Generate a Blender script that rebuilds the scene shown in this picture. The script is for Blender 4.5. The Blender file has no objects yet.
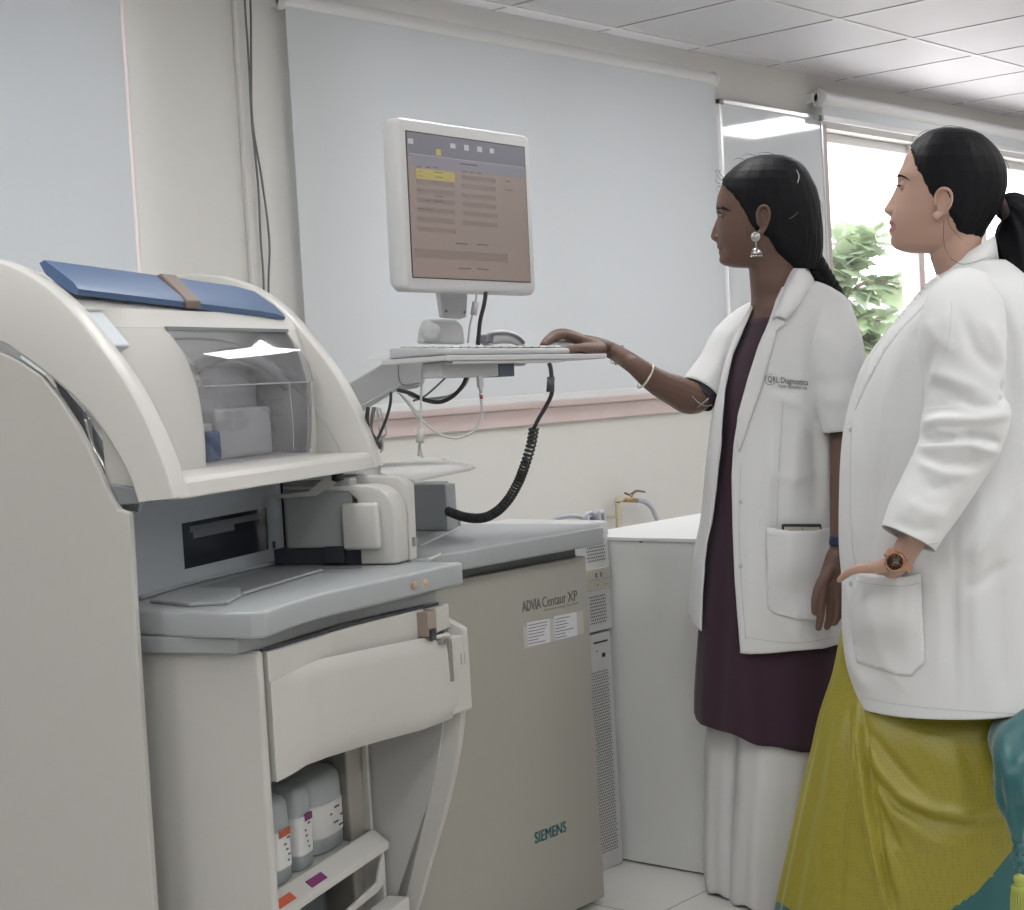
import bpy, bmesh, math, random
import numpy as np
from mathutils import Vector, Matrix
from mathutils.bvhtree import BVHTree
random.seed(4)
SC = bpy.context.scene
COL = SC.collection
# ------------------------------------------------------------------ camera
F = 1632.46
YAW, PITCH, ROLL = 0.711452145, 0.043788851, -0.0581669
H = 1.13
_cy, _sy = math.cos(YAW), math.sin(YAW)
FW = Vector((_cy*math.cos(PITCH), _sy*math.cos(PITCH), -math.sin(PITCH)))
_r = FW.cross(Vector((0, 0, 1))).normalized()
_u = _r.cross(FW)
RT = math.cos(ROLL)*_r + math.sin(ROLL)*_u
UP = -math.sin(ROLL)*_r + math.cos(ROLL)*_u
CAM = Vector((0, 0, H))
cam = bpy.data.cameras.new('camera')
cam.sensor_width = 36.0
cam.sensor_fit = 'HORIZONTAL'
cam.lens = 36.0*F/1024
cam.clip_end = 400
cam_o = bpy.data.objects.new('camera', cam)
COL.objects.link(cam_o)
_m = Matrix((RT, UP, -FW)).transposed().to_4x4()
_m.translation = CAM
cam_o.matrix_world = _m
SC.camera = cam_o
# ------------------------------------------------------------------ world and exposure
SC.view_settings.view_transform = 'Standard'
SC.view_settings.look = 'None'
SC.view_settings.gamma = 1.0
SC.view_settings.use_curve_mapping = False
SC.view_settings.exposure = 1.10
W = bpy.data.worlds.new('overcast')
SC.world = W
W.use_nodes = True
bg = W.node_tree.nodes['Background']
bg.inputs[0].default_value = (1.0, 0.97, 0.985, 1)
bg.inputs[1].default_value = 2.6
CEIL = 2.456
YW = 3.81
PANEL_STRENGTH = 7


def ray(x, y): return FW*F + RT*(x-512) - UP*(y-455)
def S(x, y, d): return CAM + ray(x, y)*(d/F)          # photo direction at a given depth
def onZ(x, y, z): d = ray(x, y); return CAM + d*((z-H)/d.z)
def onY(x, y, Y): d = ray(x, y); return CAM + d*(Y/d.y)
def onX(x, y, X): d = ray(x, y); return CAM + d*(X/d.x)
_ca, _sa = math.cos(math.radians(20)), math.sin(math.radians(20))
def MW(m, n, z): return Vector((m*_ca-n*_sa, m*_sa+n*_ca, z))     # analyzer frame -> room
def WM(w): return (w.x*_ca+w.y*_sa, -w.x*_sa+w.y*_ca, w.z)
def onM(x, y, m):
    d = ray(x, y); dm = d.x*_ca+d.y*_sa
    return CAM + d*(m/dm)
def onN(x, y, n):
    d = ray(x, y); dn = -d.x*_sa+d.y*_ca
    return CAM + d*(n/dn)

# ------------------------------------------------------------------ materials
MATS = {}
def srgb(c):
    return tuple(((v/255)/12.92 if v/255 <= .04045 else (((v/255)+.055)/1.055)**2.4) for v in c)
def mat(name, col, rough=.5, metal=0., bump=0., bscale=60., var=0., trans=0., spec=.5, sheen=0., coat=0., emit=None, estr=0., stretch=None, sss=0.):
    if name in MATS: return MATS[name]
    m = bpy.data.materials.new(name); m.use_nodes = True
    nt = m.node_tree; b = nt.nodes['Principled BSDF']
    c = tuple(col)+(1,)
    b.inputs['Base Color'].default_value = c
    b.inputs['Roughness'].default_value = rough
    b.inputs['Metallic'].default_value = metal
    b.inputs['Specular IOR Level'].default_value = spec
    b.inputs['Transmission Weight'].default_value = trans
    b.inputs['Sheen Weight'].default_value = sheen
    b.inputs['Coat Weight'].default_value = coat
    if sss:
        b.inputs['Subsurface Weight'].default_value = sss
        b.inputs['Subsurface Radius'].default_value = (.012, .005, .003)
        b.inputs['Subsurface Scale'].default_value = 1.0
    if emit is not None:
        b.inputs['Emission Color'].default_value = tuple(emit)+(1,)
        b.inputs['Emission Strength'].default_value = estr
    if bump or var:
        tc = nt.nodes.new('ShaderNodeTexCoord')
        mp = nt.nodes.new('ShaderNodeMapping')
        if stretch: mp.inputs['Scale'].default_value = stretch
        nz = nt.nodes.new('ShaderNodeTexNoise')
        nz.inputs['Scale'].default_value = bscale
        nz.inputs['Detail'].default_value = 4
        nt.links.new(tc.outputs['Object'], mp.inputs['Vector'])
        nt.links.new(mp.outputs[0], nz.inputs['Vector'])
        if bump:
            bp = nt.nodes.new('ShaderNodeBump')
            bp.inputs['Strength'].default_value = bump
            bp.inputs['Distance'].default_value = .002
            nt.links.new(nz.outputs['Fac'], bp.inputs['Height'])
            nt.links.new(bp.outputs[0], b.inputs['Normal'])
        if var:
            n2 = nt.nodes.new('ShaderNodeTexNoise')
            n2.inputs['Scale'].default_value = max(3., bscale*.08)
            nt.links.new(mp.outputs[0], n2.inputs['Vector'])
            mx = nt.nodes.new('ShaderNodeMixRGB')
            mx.inputs[1].default_value = tuple(v*(1-var) for v in col)+(1,)
            mx.inputs[2].default_value = tuple(min(1, v*(1+var)) for v in col)+(1,)
            nt.links.new(n2.outputs['Fac'], mx.inputs[0])
            nt.links.new(mx.outputs[0], b.inputs['Base Color'])
    MATS[name] = m
    return m

# ------------------------------------------------------------------ object helpers
def thing(name, label, cat, loc, group=None):
    o = bpy.data.objects.new(name, None)
    o.empty_display_size = .05
    COL.objects.link(o); o.location = loc
    o['label'] = label; o['category'] = cat
    if group: o['group'] = group
    return o
def root_of(o):
    while o.parent: o = o.parent
    return o
def tag(o, label, cat, group=None, kind=None):
    o['label'] = label; o['category'] = cat
    if group: o['group'] = group
    if kind: o['kind'] = kind
    return o
def obj(name, bm, m, parent=None, label=None, base=None):
    """link a bmesh given in room coordinates; its origin is its thing's base"""
    if base is None and parent is not None: base = root_of(parent).location
    if base is None: base = Vector((0, 0, 0))
    base = Vector(base)
    bmesh.ops.transform(bm, matrix=Matrix.Translation(-base), verts=bm.verts)
    me = bpy.data.meshes.new(name); bm.to_mesh(me); bm.free()
    for x in (m if isinstance(m, (list, tuple)) else [m]): me.materials.append(x)
    o = bpy.data.objects.new(name, me); COL.objects.link(o)
    if parent is None: o.location = base
    else: o.parent = parent
    if label: o['label'] = label
    return o
def struct(name, bm, m, label=None):
    o = obj(name, bm, m); o['kind'] = 'structure'
    if label: o['label'] = label
    return o
def smooth(o, ang=40):
    me = o.data
    me.polygons.foreach_set('use_smooth', [True]*len(me.polygons))
    bm = bmesh.new(); bm.from_mesh(me)
    a = math.radians(ang)
    for e in bm.edges:
        if len(e.link_faces) == 2 and e.calc_face_angle(0) > a: e.smooth = False
    bm.to_mesh(me); bm.free()
    return o
def addmesh(bm, vs, fs, mi=0):
    v = [bm.verts.new(p) for p in vs]
    out = []
    for f in fs:
        try:
            q = bm.faces.new([v[i] for i in f]); q.material_index = mi; out.append(q)
        except ValueError: pass
    return v, out
def hexa(bm, p, mi=0, bev=0., seg=2):
    """eight corners: four bottom (ccw) then four top"""
    t = bmesh.new()
    addmesh(t, p, [(3, 2, 1, 0), (4, 5, 6, 7), (0, 1, 5, 4), (1, 2, 6, 5), (2, 3, 7, 6), (3, 0, 4, 7)])
    bmesh.ops.recalc_face_normals(t, faces=t.faces)
    if bev: bmesh.ops.bevel(t, geom=t.edges[:], offset=bev, segments=seg, affect='EDGES', profile=.5, clamp_overlap=True)
    merge(bm, t, mi)
def solid(bm, th):
    """give an open sheet a thickness (added against the normals)"""
    bm.normal_update(); bm.verts.index_update()
    V = bm.verts[:]; F0 = bm.faces[:]; E0 = [e for e in bm.edges if len(e.link_faces) == 1]
    W_ = [bm.verts.new(v.co-v.normal*th) for v in V]
    bm.verts.index_update()
    mp = {v: w for v, w in zip(V, W_)}
    for f in F0:
        q = bm.faces.new([mp[v] for v in f.verts][::-1]); q.material_index = f.material_index; q.smooth = f.smooth
    for e in E0:
        a, b_ = e.verts; f = e.link_faces[0]; L = list(f.verts); i = L.index(a)
        if L[(i+1) % len(L)] is b_: a, b_ = b_, a
        bm.faces.new([a, b_, mp[b_], mp[a]])
def merge(bm, t, mi=0):
    for f in t.faces: f.material_index = mi
    me = bpy.data.meshes.new('tmp'); t.to_mesh(me); t.free()
    bm.from_mesh(me); bpy.data.meshes.remove(me)
def box(bm, x0, x1, y0, y1, z0, z1, bev=0., mi=0, fr=None, seg=2):
    f = fr or (lambda a, b, c: Vector((a, b, c)))
    hexa(bm, [f(x0, y0, z0), f(x1, y0, z0), f(x1, y1, z0), f(x0, y1, z0), f(x0, y0, z1), f(x1, y0, z1), f(x1, y1, z1), f(x0, y1, z1)], mi, bev, seg)
def prism(bm, pts, off, bev=0., mi=0, seg=2, angmin=25):
    """polygon pts (3d) extruded by vector off (or list of end points)"""
    t = bmesh.new()
    n = len(pts)
    q = [Vector(p)+off for p in pts] if isinstance(off, Vector) else [Vector(p) for p in off]
    a = [t.verts.new(p) for p in pts]; b = [t.verts.new(p) for p in q]
    t.faces.new(a[::-1]); t.faces.new(b)
    for i in range(n): t.faces.new([a[i], a[(i+1) % n], b[(i+1) % n], b[i]])
    bmesh.ops.recalc_face_normals(t, faces=t.faces)
    if bev:
        es = [e for e in t.edges if e.calc_face_angle(0) > math.radians(angmin)]
        bmesh.ops.bevel(t, geom=es, offset=bev, segments=seg, affect='EDGES', profile=.5, clamp_overlap=True)
    merge(bm, t, mi)
def catmull(pts, n=8):
    P = [Vector(p) for p in pts]
    if len(P) < 3: return [P[0].lerp(P[-1], i/n) for i in range(n+1)]
    out = []
    Q = [P[0]*2-P[1]]+P+[P[-1]*2-P[-2]]
    for i in range(1, len(Q)-2):
        a, b, c, d = Q[i-1:i+3]
        for k in range(n):
            t = k/n
            out.append(.5*((2*b)+(c-a)*t+(2*a-5*b+4*c-d)*t*t+(3*b-a-3*c+d)*t**3))
    out.append(P[-1])
    return out
def tube(bm, pts, r, seg=8, n=8, mi=0, sm=True, caps=True):
    """pts path; r radius or list of radii per control point"""
    if sm:
        if isinstance(r, (list, tuple)):
            path = catmull([Vector(p) for p in pts], n)
            rr = list(np.interp(np.linspace(0, len(pts)-1, len(path)), range(len(pts)), r))
        else: path = catmull(pts, n); rr = [r]*len(path)
    else: path = [Vector(p) for p in pts]; rr = list(r) if isinstance(r, (list, tuple)) else [r]*len(path)
    up = None; rings = []
    for i, p in enumerate(path):
        t = (path[min(i+1, len(path)-1)]-path[max(i-1, 0)])
        if t.length < 1e-9: t = Vector((0, 0, 1))
        t.normalize()
        if up is None:
            up = t.cross(Vector((0, 0, 1)) if abs(t.z) < .9 else Vector((1, 0, 0))).normalized()
        up = (up-t*up.dot(t))
        up.normalize(); s = t.cross(up)
        rings.append([bm.verts.new(p+(up*math.cos(a)+s*math.sin(a))*rr[i]) for a in [2*math.pi*k/seg for k in range(seg)]])
    for i in range(len(rings)-1):
        for k in range(seg):
            f = bm.faces.new([rings[i][k], rings[i][(k+1) % seg], rings[i+1][(k+1) % seg], rings[i+1][k]]); f.material_index = mi; f.smooth = True
    if caps:
        bm.faces.new(rings[0][::-1]).material_index = mi; bm.faces.new(rings[-1]).material_index = mi
def loft(bm, rings, closed=True, caps=True, mi=0):
    R = [[bm.verts.new(p) for p in r] for r in rings]
    n = len(rings[0])
    for i in range(len(R)-1):
        for k in range(n if closed else n-1):
            f = bm.faces.new([R[i][k], R[i][(k+1) % n], R[i+1][(k+1) % n], R[i+1][k]]); f.material_index = mi; f.smooth = True
    if caps and closed:
        bm.faces.new(R[0][::-1]).material_index = mi; bm.faces.new(R[-1]).material_index = mi
    return R
def lathe(bm, prof, org, ax=(0, 0, 1), seg=24, mi=0):
    """prof list of (radius, height)"""
    ax = Vector(ax).normalized(); a = ax.cross(Vector((0, 0, 1)) if abs(ax.z) < .9 else Vector((1, 0, 0))).normalized(); b = ax.cross(a)
    org = Vector(org)
    loft(bm, [[org+ax*h+(a*math.cos(t)+b*math.sin(t))*max(r, 1e-4) for t in [2*math.pi*k/seg for k in range(seg)]] for r, h in prof], mi=mi)
def NB(): return bmesh.new()
def sheet(bm, grid, th=0., nrm=None, mi=0):
    """grid of points [row][col]; optional thickness along nrm"""
    t = bmesh.new()
    R = [[t.verts.new(p) for p in r] for r in grid]
    for i in range(len(R)-1):
        for k in range(len(R[0])-1): t.faces.new([R[i][k], R[i][k+1], R[i+1][k+1], R[i+1][k]])
    bmesh.ops.recalc_face_normals(t, faces=t.faces)
    if th:
        solid(t, th)
    merge(bm, t, mi)
def text_bm(s, size, org, xd, yd, depth=.0004, bold=0., shear=0., xs=1.):
    """text as a mesh in the plane spanned by xd, yd"""
    cu = bpy.data.curves.new('t', 'FONT'); cu.body = s; cu.size = size; cu.extrude = depth; cu.offset = bold; cu.shear = shear; cu.resolution_u = 3
    o = bpy.data.objects.new('t', cu); COL.objects.link(o)
    bpy.context.view_layer.update()
    me = bpy.data.meshes.new_from_object(o.evaluated_get(bpy.context.evaluated_depsgraph_get()))
    bpy.data.objects.remove(o); bpy.data.curves.remove(cu)
    bm = bmesh.new(); bm.from_mesh(me); bpy.data.meshes.remove(me)
    xd = Vector(xd).normalized(); yd = Vector(yd).normalized(); n = xd.cross(yd)
    for v in bm.verts: v.co = Vector(org)+xd*v.co.x*xs+yd*v.co.y+n*v.co.z
    return bm

# ------------------------------------------------------------------ room
def wall_mat():
    return mat('wall paint', (.66, .65, .62), .62, bump=.12, bscale=250, var=.015)
M_wall = wall_mat()
def ceiling_mat():
    m = bpy.data.materials.new('ceiling tiles'); m.use_nodes = True; nt = m.node_tree; b = nt.nodes['Principled BSDF']
    b.inputs['Base Color'].default_value = (.64, .635, .66, 1); b.inputs['Roughness'].default_value = .45
    tc = nt.nodes.new('ShaderNodeTexCoord'); nz = nt.nodes.new('ShaderNodeTexNoise'); nz.inputs['Scale'].default_value = 90
    bp = nt.nodes.new('ShaderNodeBump'); bp.inputs['Strength'].default_value = .12; bp.inputs['Distance'].default_value = .002
    nt.links.new(tc.outputs['Object'], nz.inputs['Vector']); nt.links.new(nz.outputs[0], bp.inputs['Height']); nt.links.new(bp.outputs[0], b.inputs['Normal'])
    return m
def floor_mat():
    m = bpy.data.materials.new('floor tiles'); m.use_nodes = True; nt = m.node_tree; b = nt.nodes['Principled BSDF']
    b.inputs['Roughness'].default_value = .18
    tc = nt.nodes.new('ShaderNodeTexCoord'); mp = nt.nodes.new('ShaderNodeMapping')
    # joints pass through the tile line seen at the photo's lower edge
    mp.inputs['Location'].default_value = (-.31, -.22, 0)
    br = nt.nodes.new('ShaderNodeTexBrick'); br.offset = 0; br.inputs['Scale'].default_value = 1.0
    br.inputs['Brick Width'].default_value = .6; br.inputs['Row Height'].default_value = .6; br.inputs['Mortar Size'].default_value = .0022
    br.inputs['Color1'].default_value = (.62, .61, .585, 1); br.inputs['Color2'].default_value = (.60, .595, .57, 1); br.inputs['Mortar'].default_value = (.33, .32, .3, 1)
    nt.links.new(tc.outputs['Object'], mp.inputs['Vector']); nt.links.new(mp.outputs[0], br.inputs['Vector']); nt.links.new(br.outputs[0], b.inputs['Base Color'])
    return m
X0, X1, Y0, Y1 = -3.0, 9.6, -3.2, YW
bm = NB(); box(bm, X0-.2, X1+.2, Y0-.2, Y1+.3, -.1, 0); struct('floor', bm, floor_mat())
bm = NB(); box(bm, X0-.2, X1+.2, Y0-.2, Y1+.3, CEIL, CEIL+.1); struct('ceiling', bm, ceiling_mat())
M_grid = mat('ceiling grid', (.66, .65, .66), .35, metal=.0)
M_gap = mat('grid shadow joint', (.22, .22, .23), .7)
bm = NB()
TS = .61
gx = [5.69+TS*k for k in range(-14, 7)]; gy = [3.73-TS*k for k in range(0, 12)]
for x in gx:
    if X0 < x < X1: box(bm, x-.012, x+.012, Y0, Y1, CEIL-.003, CEIL, mi=0)
for y in gy:
    if Y0 < y: box(bm, X0, X1, y-.012, y+.012, CEIL-.0035, CEIL, mi=0)
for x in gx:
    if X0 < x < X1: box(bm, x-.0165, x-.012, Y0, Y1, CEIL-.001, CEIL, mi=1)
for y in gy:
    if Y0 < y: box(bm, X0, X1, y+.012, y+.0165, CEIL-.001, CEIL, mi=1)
struct('trim_1', bm, [M_grid, M_gap], 'white ceiling grid rails')
# window openings in the far wall: (x0, x1, z0, z1)
WIN = [(.7, 2.855, .97, 2.36), (3.62, 5.74, 1.10, 2.30), (6.75, 9.35, 1.0, 2.225)]
bm = NB()
xs = [X0]
prev = X0
for (a, b_, z0, z1) in WIN:
    box(bm, prev, a, Y1, Y1+.22, 0, CEIL)
    box(bm, a, b_, Y1, Y1+.22, 0, z0); box(bm, a, b_, Y1, Y1+.22, z1, CEIL)
    prev = b_
box(bm, prev, X1, Y1, Y1+.22, 0, CEIL)
struct('wall_back', bm, M_wall)
bm = NB(); box(bm, X0-.2, X0, Y0, Y1+.2, 0, CEIL); struct('wall_left', bm, M_wall)
bm = NB(); box(bm, X1, X1+.2, Y0, Y1+.2, 0, CEIL); struct('wall_right', bm, M_wall)
bm = NB(); box(bm, X0, X1, Y0-.2, Y0, 0, CEIL); struct('wall_front', bm, M_wall)
# shallow pier between the first two blinds
bm = NB(); box(bm, 3.25, 3.55, Y1-.02, Y1, 0, CEIL, .004); struct('trim_2', bm, M_wall, 'shallow painted wall pier')
# cove strip where wall meets ceiling
M_pink = mat('pinkish stone trim', (.60, .49, .47), .4, bump=.1, bscale=120, var=.04)
M_frame = mat('white window frame', (.72, .71, .70), .35)
bm = NB()
box(bm, 3.25, 5.95, Y1-.018, Y1+.0, .975, 1.035, .003); box(bm, 3.25, 5.95, Y1-.030, Y1, 1.035, 1.06, .004)
struct('trim_3', bm, M_pink, 'pink stone window sill below the wide blind')
bm = NB(); box(bm, 2.835, 2.856, Y1-.004, Y1+.21, .97, 2.36, .002); struct('trim_4', bm, mat('pale pink reveal', (.80, .70, .68), .5))
M_glass = bpy.data.materials.new('window glass'); M_glass.use_nodes = True
nt = M_glass.node_tree; nt.nodes.remove(nt.nodes['Principled BSDF'])
tr = nt.nodes.new('ShaderNodeBsdfTransparent'); gl = nt.nodes.new('ShaderNodeBsdfGlossy'); gl.inputs['Roughness'].default_value = .02
mx = nt.nodes.new('ShaderNodeMixShader'); mx.inputs[0].default_value = .06
nt.links.new(tr.outputs[0], mx.inputs[1]); nt.links.new(gl.outputs[0], mx.inputs[2]); nt.links.new(mx.outputs[0], nt.nodes['Material Output'].inputs[0])
for i, (a, b_, z0, z1) in enumerate(WIN):
    bm = NB(); yf = Y1+.07; w = .045
    box(bm, a, a+w, yf, yf+.06, z0, z1, .004); box(bm, b_-w, b_, yf, yf+.06, z0, z1, .004)
    box(bm, a, b_, yf, yf+.06, z0, z0+w, .004); box(bm, a, b_, yf, yf+.06, z1-w, z1, .004)
    muls = [7.745, 8.55] if i == 2 else [(a+b_)/2]
    for mxx in muls: box(bm, mxx-.03, mxx+.03, yf-.02, yf+.06, z0, z1, .004)
    win = obj('window_%d' % (i+1), bm, M_frame); win['kind'] = 'structure'
    bm = NB(); box(bm, a+.02, b_-.02, yf+.03, yf+.034, z0+.02, z1-.02); obj('pane', bm, M_glass, win)
# pinkish outer jambs of the open window, colour darkened to look backlit
bm = NB()
box(bm, 7.70, 7.76, Y1+.02, Y1+.068, 1.0, 2.19, .004)
box(bm, 6.70, 6.752, Y1-.02, Y1+.2, 1.0, 2.24, .004)
struct('trim_5', bm, mat('backlit pinkish post', (.50, .42, .41), .5))

# ------------------------------------------------------------------ roller blinds
def blind_mat():
    m = bpy.data.materials.new('blind fabric'); m.use_nodes = True; nt = m.node_tree; b = nt.nodes['Principled BSDF']
    b.inputs['Base Color'].default_value = (.71, .735, .755, 1); b.inputs['Roughness'].default_value = .6
    tl = nt.nodes.new('ShaderNodeBsdfTranslucent'); tl.inputs[0].default_value = (.66, .69, .71, 1)
    mx = nt.nodes.new('ShaderNodeMixShader'); mx.inputs[0].default_value = .19
    nt.links.new(b.outputs[0], mx.inputs[1]); nt.links.new(tl.outputs[0], mx.inputs[2]); nt.links.new(mx.outputs[0], nt.nodes['Material Output'].inputs[0])
    return m
M_blind = blind_mat()
M_white = mat('white enamel', (.74, .74, .74), .3)
def blind(label, x0, x1, zt, zb, y=None, roll=.026):
    y = y or Y1-.075
    t = thing('roller_blind', label, 'blind', ((x0+x1)/2, y, zb))
    bm = NB(); nx = 24
    rows = []
    for j in range(2):
        rows.append([Vector((x0+(x1-x0)*i/nx, y, zt if j == 0 else zb)) for i in range(nx+1)])
    sheet(bm, rows, .0012)
    obj('fabric', bm, M_blind, t)
    bm = NB(); lathe(bm, [(roll, 0), (roll, x1-x0)], (x0, y+.012, zt+.005), (1, 0, 0), 20); o = obj('roller', bm, M_white, t); smooth(o)
    for xx, xe in ((x0-.012, x0-.001), (x1+.001, x1+.014)):
        bm = NB(); lathe(bm, [(roll*.6, 0), (roll+.006, .002), (roll+.006, xe-xx-.002), (roll*.6, xe-xx)], (xx, y+.012, zt+.005), (1, 0, 0), 20)
        box(bm, xx, xe, y+.012, Y1, zt-.012, zt+.03, .002)
        o = obj('bracket', bm, M_white, t)
    bm = NB(); box(bm, x0, x1, y-.006, y+.006, zb-.014, zb+.014, .005); obj('bottom_bar', bm, M_white, t)
    return t
blind('wide grey-blue roller blind pulled down behind the monitor', 3.40, 5.745, 2.33, 1.072)
blind('grey-blue roller blind pulled down at the left edge of the photo', .55, 2.79, 2.38, .96)
b3 = blind('rolled-up white roller blind above the open window', 6.62, 9.3, 2.335, 2.25, roll=.034)
# chain of the blind
bm = NB(); tube(bm, [(5.756, Y1-.063, 2.33), (5.756, Y1-.063, 1.3)], .0015, 5, sm=False)
o = tag(obj('blind_chain', bm, M_white, base=(5.80, Y1-.07, 1.3)), 'thin bead chain hanging beside the wide blind and the whiteboard', 'chain')
# whiteboard
t = thing('whiteboard', 'glossy grey board in thin aluminium frame between blind and window', 'whiteboard', (6.27, Y1-.02, 1.1))
bm = NB(); box(bm, 5.85, 6.68, Y1-.03, Y1-.012, 1.11, 2.25); obj('board_panel', bm, mat('glossy board', (.68, .71, .74), .06, coat=.3), t)
M_alu = mat('aluminium', (.72, .72, .73), .28, metal=.8)
bm = NB()
box(bm, 5.84, 6.69, Y1-.035, Y1-.002, 2.25, 2.268, .002); box(bm, 5.84, 6.69, Y1-.035, Y1-.002, 1.09, 1.108, .002)
box(bm, 5.838, 5.853, Y1-.035, Y1-.002, 1.09, 2.268, .002); box(bm, 6.675, 6.69, Y1-.035, Y1-.002, 1.09, 2.268, .002)
obj('board_frame', bm, M_alu, t)
for xx in (5.838, 6.69-.03):
    bm = NB(); box(bm, xx, xx+.03, Y1-.038, Y1-.002, 2.245, 2.27, .004); obj('corner_cap', bm, mat('grey plastic', (.2, .2, .21), .5), t)
# ceiling lights (recessed 60 x 60 panels)
M_panel = bpy.data.materials.new('lit diffuser'); M_panel.use_nodes = True
b = M_panel.node_tree.nodes['Principled BSDF']; b.inputs['Emission Color'].default_value = (1, .995, .985, 1); b.inputs['Emission Strength'].default_value = PANEL_STRENGTH
M_pf = mat('panel frame', (.8, .8, .8), .4)
names = ['nearest the left wall', 'near the left wall', 'over the analyzer', 'above the women', 'near the right wall', 'second from the right wall']
k = 0
for yi, xi in [(a, b_) for a in (2, 5, 8) for b_ in (-11, -8, -5, -2, 1) if not (a == 2 and b_ == 1)]+[(1, 3)]:
    for _ in (0,):
        cx = 5.69+TS*xi+TS/2; cyy = 3.73-TS*yi-TS/2
        t = thing('ceiling_light', 'square lit panel recessed in the tiled ceiling outside the photo', 'ceiling light', (cx, cyy, CEIL-.012), 'ceiling light panels')
        bm = NB()
        for (a, b2, c, d) in ((-.29, .29, -.29, -.27), (-.29, .29, .27, .29), (-.29, -.27, -.27, .27), (.27, .29, -.27, .27)):
            box(bm, cx+a, cx+b2, cyy+c, cyy+d, CEIL-.012, CEIL)
        obj('frame', bm, M_pf, t)
        bm = NB(); box(bm, cx-.27, cx+.27, cyy-.27, cyy+.27, CEIL-.009, CEIL-.004); obj('diffuser', bm, M_panel, t)
# wall cables
M_blk = mat('black rubber', (.022, .022, .024), .45)
M_cab = mat('grey cable', (.42, .42, .42), .5)
M_gcab = mat('dark grey cable', (.14, .145, .15), .5)
bm = NB(); ZZ = [2.455, 2.1, 1.8, 1.5, 1.2, .6]
pa = [onY(248, 0, 3.75), onY(252, 60, 3.75), onY(255, 120, 3.75), onY(261, 180, 3.75), onY(264, 240, 3.75), onY(267, 290, 3.75), onY(268, 420, 3.75)]
pa = [Vector((p.x, 3.765, p.z)) for p in pa]; pa = [Vector((pa[0].x, 3.765, 2.45))]+pa
tube(bm, pa, .0034, 6)
tag(obj('wall_cable', bm, M_gcab, base=(pa[0].x, 3.765, 1.0)), 'thin dark cable running down the wall pier, the left one of the pair', 'cable', None)
bm = NB(); pb = [p+Vector((.012+.010*math.sin(i*1.7)+(.014 if i > 4 else 0), 0, 0)) for i, p in enumerate(pa)]
tube(bm, pb, .0034, 6)
tag(obj('wall_cable', bm, M_gcab, base=(pb[0].x, 3.765, 1.0)), 'thin dark cable running down the wall pier, the right one of the pair', 'cable', None)

# ------------------------------------------------------------------ outside
def leaf(bm, c, d, nrm, L, mi=0):
    d = d.normalized(); s = d.cross(nrm).normalized()
    out = [(0, 0), (.12, .10), (.30, .14), (.34, .30), (.52, .22), (.56, .36), (.74, .18), (1, 0)]
    pts = [c+d*L*a+s*L*b_-nrm*L*.18*a*a for a, b_ in out]+[c+d*L*a-s*L*b_-nrm*L*.18*a*a for a, b_ in out[-2:0:-1]]
    mid = [c+d*L*.5-nrm*L*.02]
    v = [bm.verts.new(p) for p in pts]; n = len(v)
    cc = bm.verts.new(mid[0])
    for i in range(n):
        f = bm.faces.new([v[i], v[(i+1) % n], cc]); f.material_index = mi
M_leaf = bpy.data.materials.new('leaf green'); M_leaf.use_nodes = True
nt = M_leaf.node_tree; b = nt.nodes['Principled BSDF']; b.inputs['Base Color'].default_value = (.17, .23, .15, 1); b.inputs['Roughness'].default_value = .6
tl = nt.nodes.new('ShaderNodeBsdfTranslucent'); tl.inputs[0].default_value = (.30, .40, .22, 1)
mx = nt.nodes.new('ShaderNodeMixShader'); mx.inputs[0].default_value = .35
nt.links.new(b.outputs[0], mx.inputs[1]); nt.links.new(tl.outputs[0], mx.inputs[2]); nt.links.new(mx.outputs[0], nt.nodes['Material Output'].inputs[0])
M_bark = mat('bark', (.16, .13, .10), .8, bump=.5, bscale=40)
base = S(838, 330, 10.2); base.z = -3.0
t = thing('tree', 'leafy green tree outside the open window, behind the women', 'tree', base)
bt = S(836, 305, 10.2)
bm = NB(); tube(bm, [base, base.lerp(bt, .5)+Vector((.08, .05, 0)), bt, S(842, 240, 10.4)], [.11, .08, .04, .015], 10)
o = obj('trunk', bm, M_bark, t)
twigs = [[(838, 300, 10.2), (850, 262, 10.1), (866, 236, 10.0)], [(836, 310, 10.2), (860, 285, 10.), (888, 282, 9.9)], [(838, 315, 10.2), (855, 318, 10.1), (880, 322, 10.1)], [(838, 300, 10.2), (835, 260, 10.2), (838, 240, 10.3)], [(838, 320, 10.3), (820, 290, 10.3), (800, 270, 10.4)], [(836, 330, 10.2), (850, 345, 10.2), (870, 350, 10.2)]]
bm = NB(); bl = NB(); rnd = random.Random(7)
for tw in twigs:
    P = catmull([S(*q) for q in tw], 8); tube(bm, P, .012, 5, sm=False)
    for i in range(1, len(P)):
        for q in range(3):
            dr = (P[min(i+1, len(P)-1)]-P[i-1]).normalized()
            sd = Vector((rnd.uniform(-1, 1), rnd.uniform(-1, 1), rnd.uniform(-.6, .5)))
            d = (dr*.5+sd).normalized()
            nr = Vector((rnd.uniform(-.5, .5), rnd.uniform(-.5, .5), 1)).normalized()
            if abs(d.dot(nr)) > .9: continue
            leaf(bl, P[i]+sd*.03, d, nr, rnd.uniform(.12, .26))
obj('branch', bm, M_bark, t)
o = obj('foliage', bl, M_leaf, t); o['kind'] = 'stuff'
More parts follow.
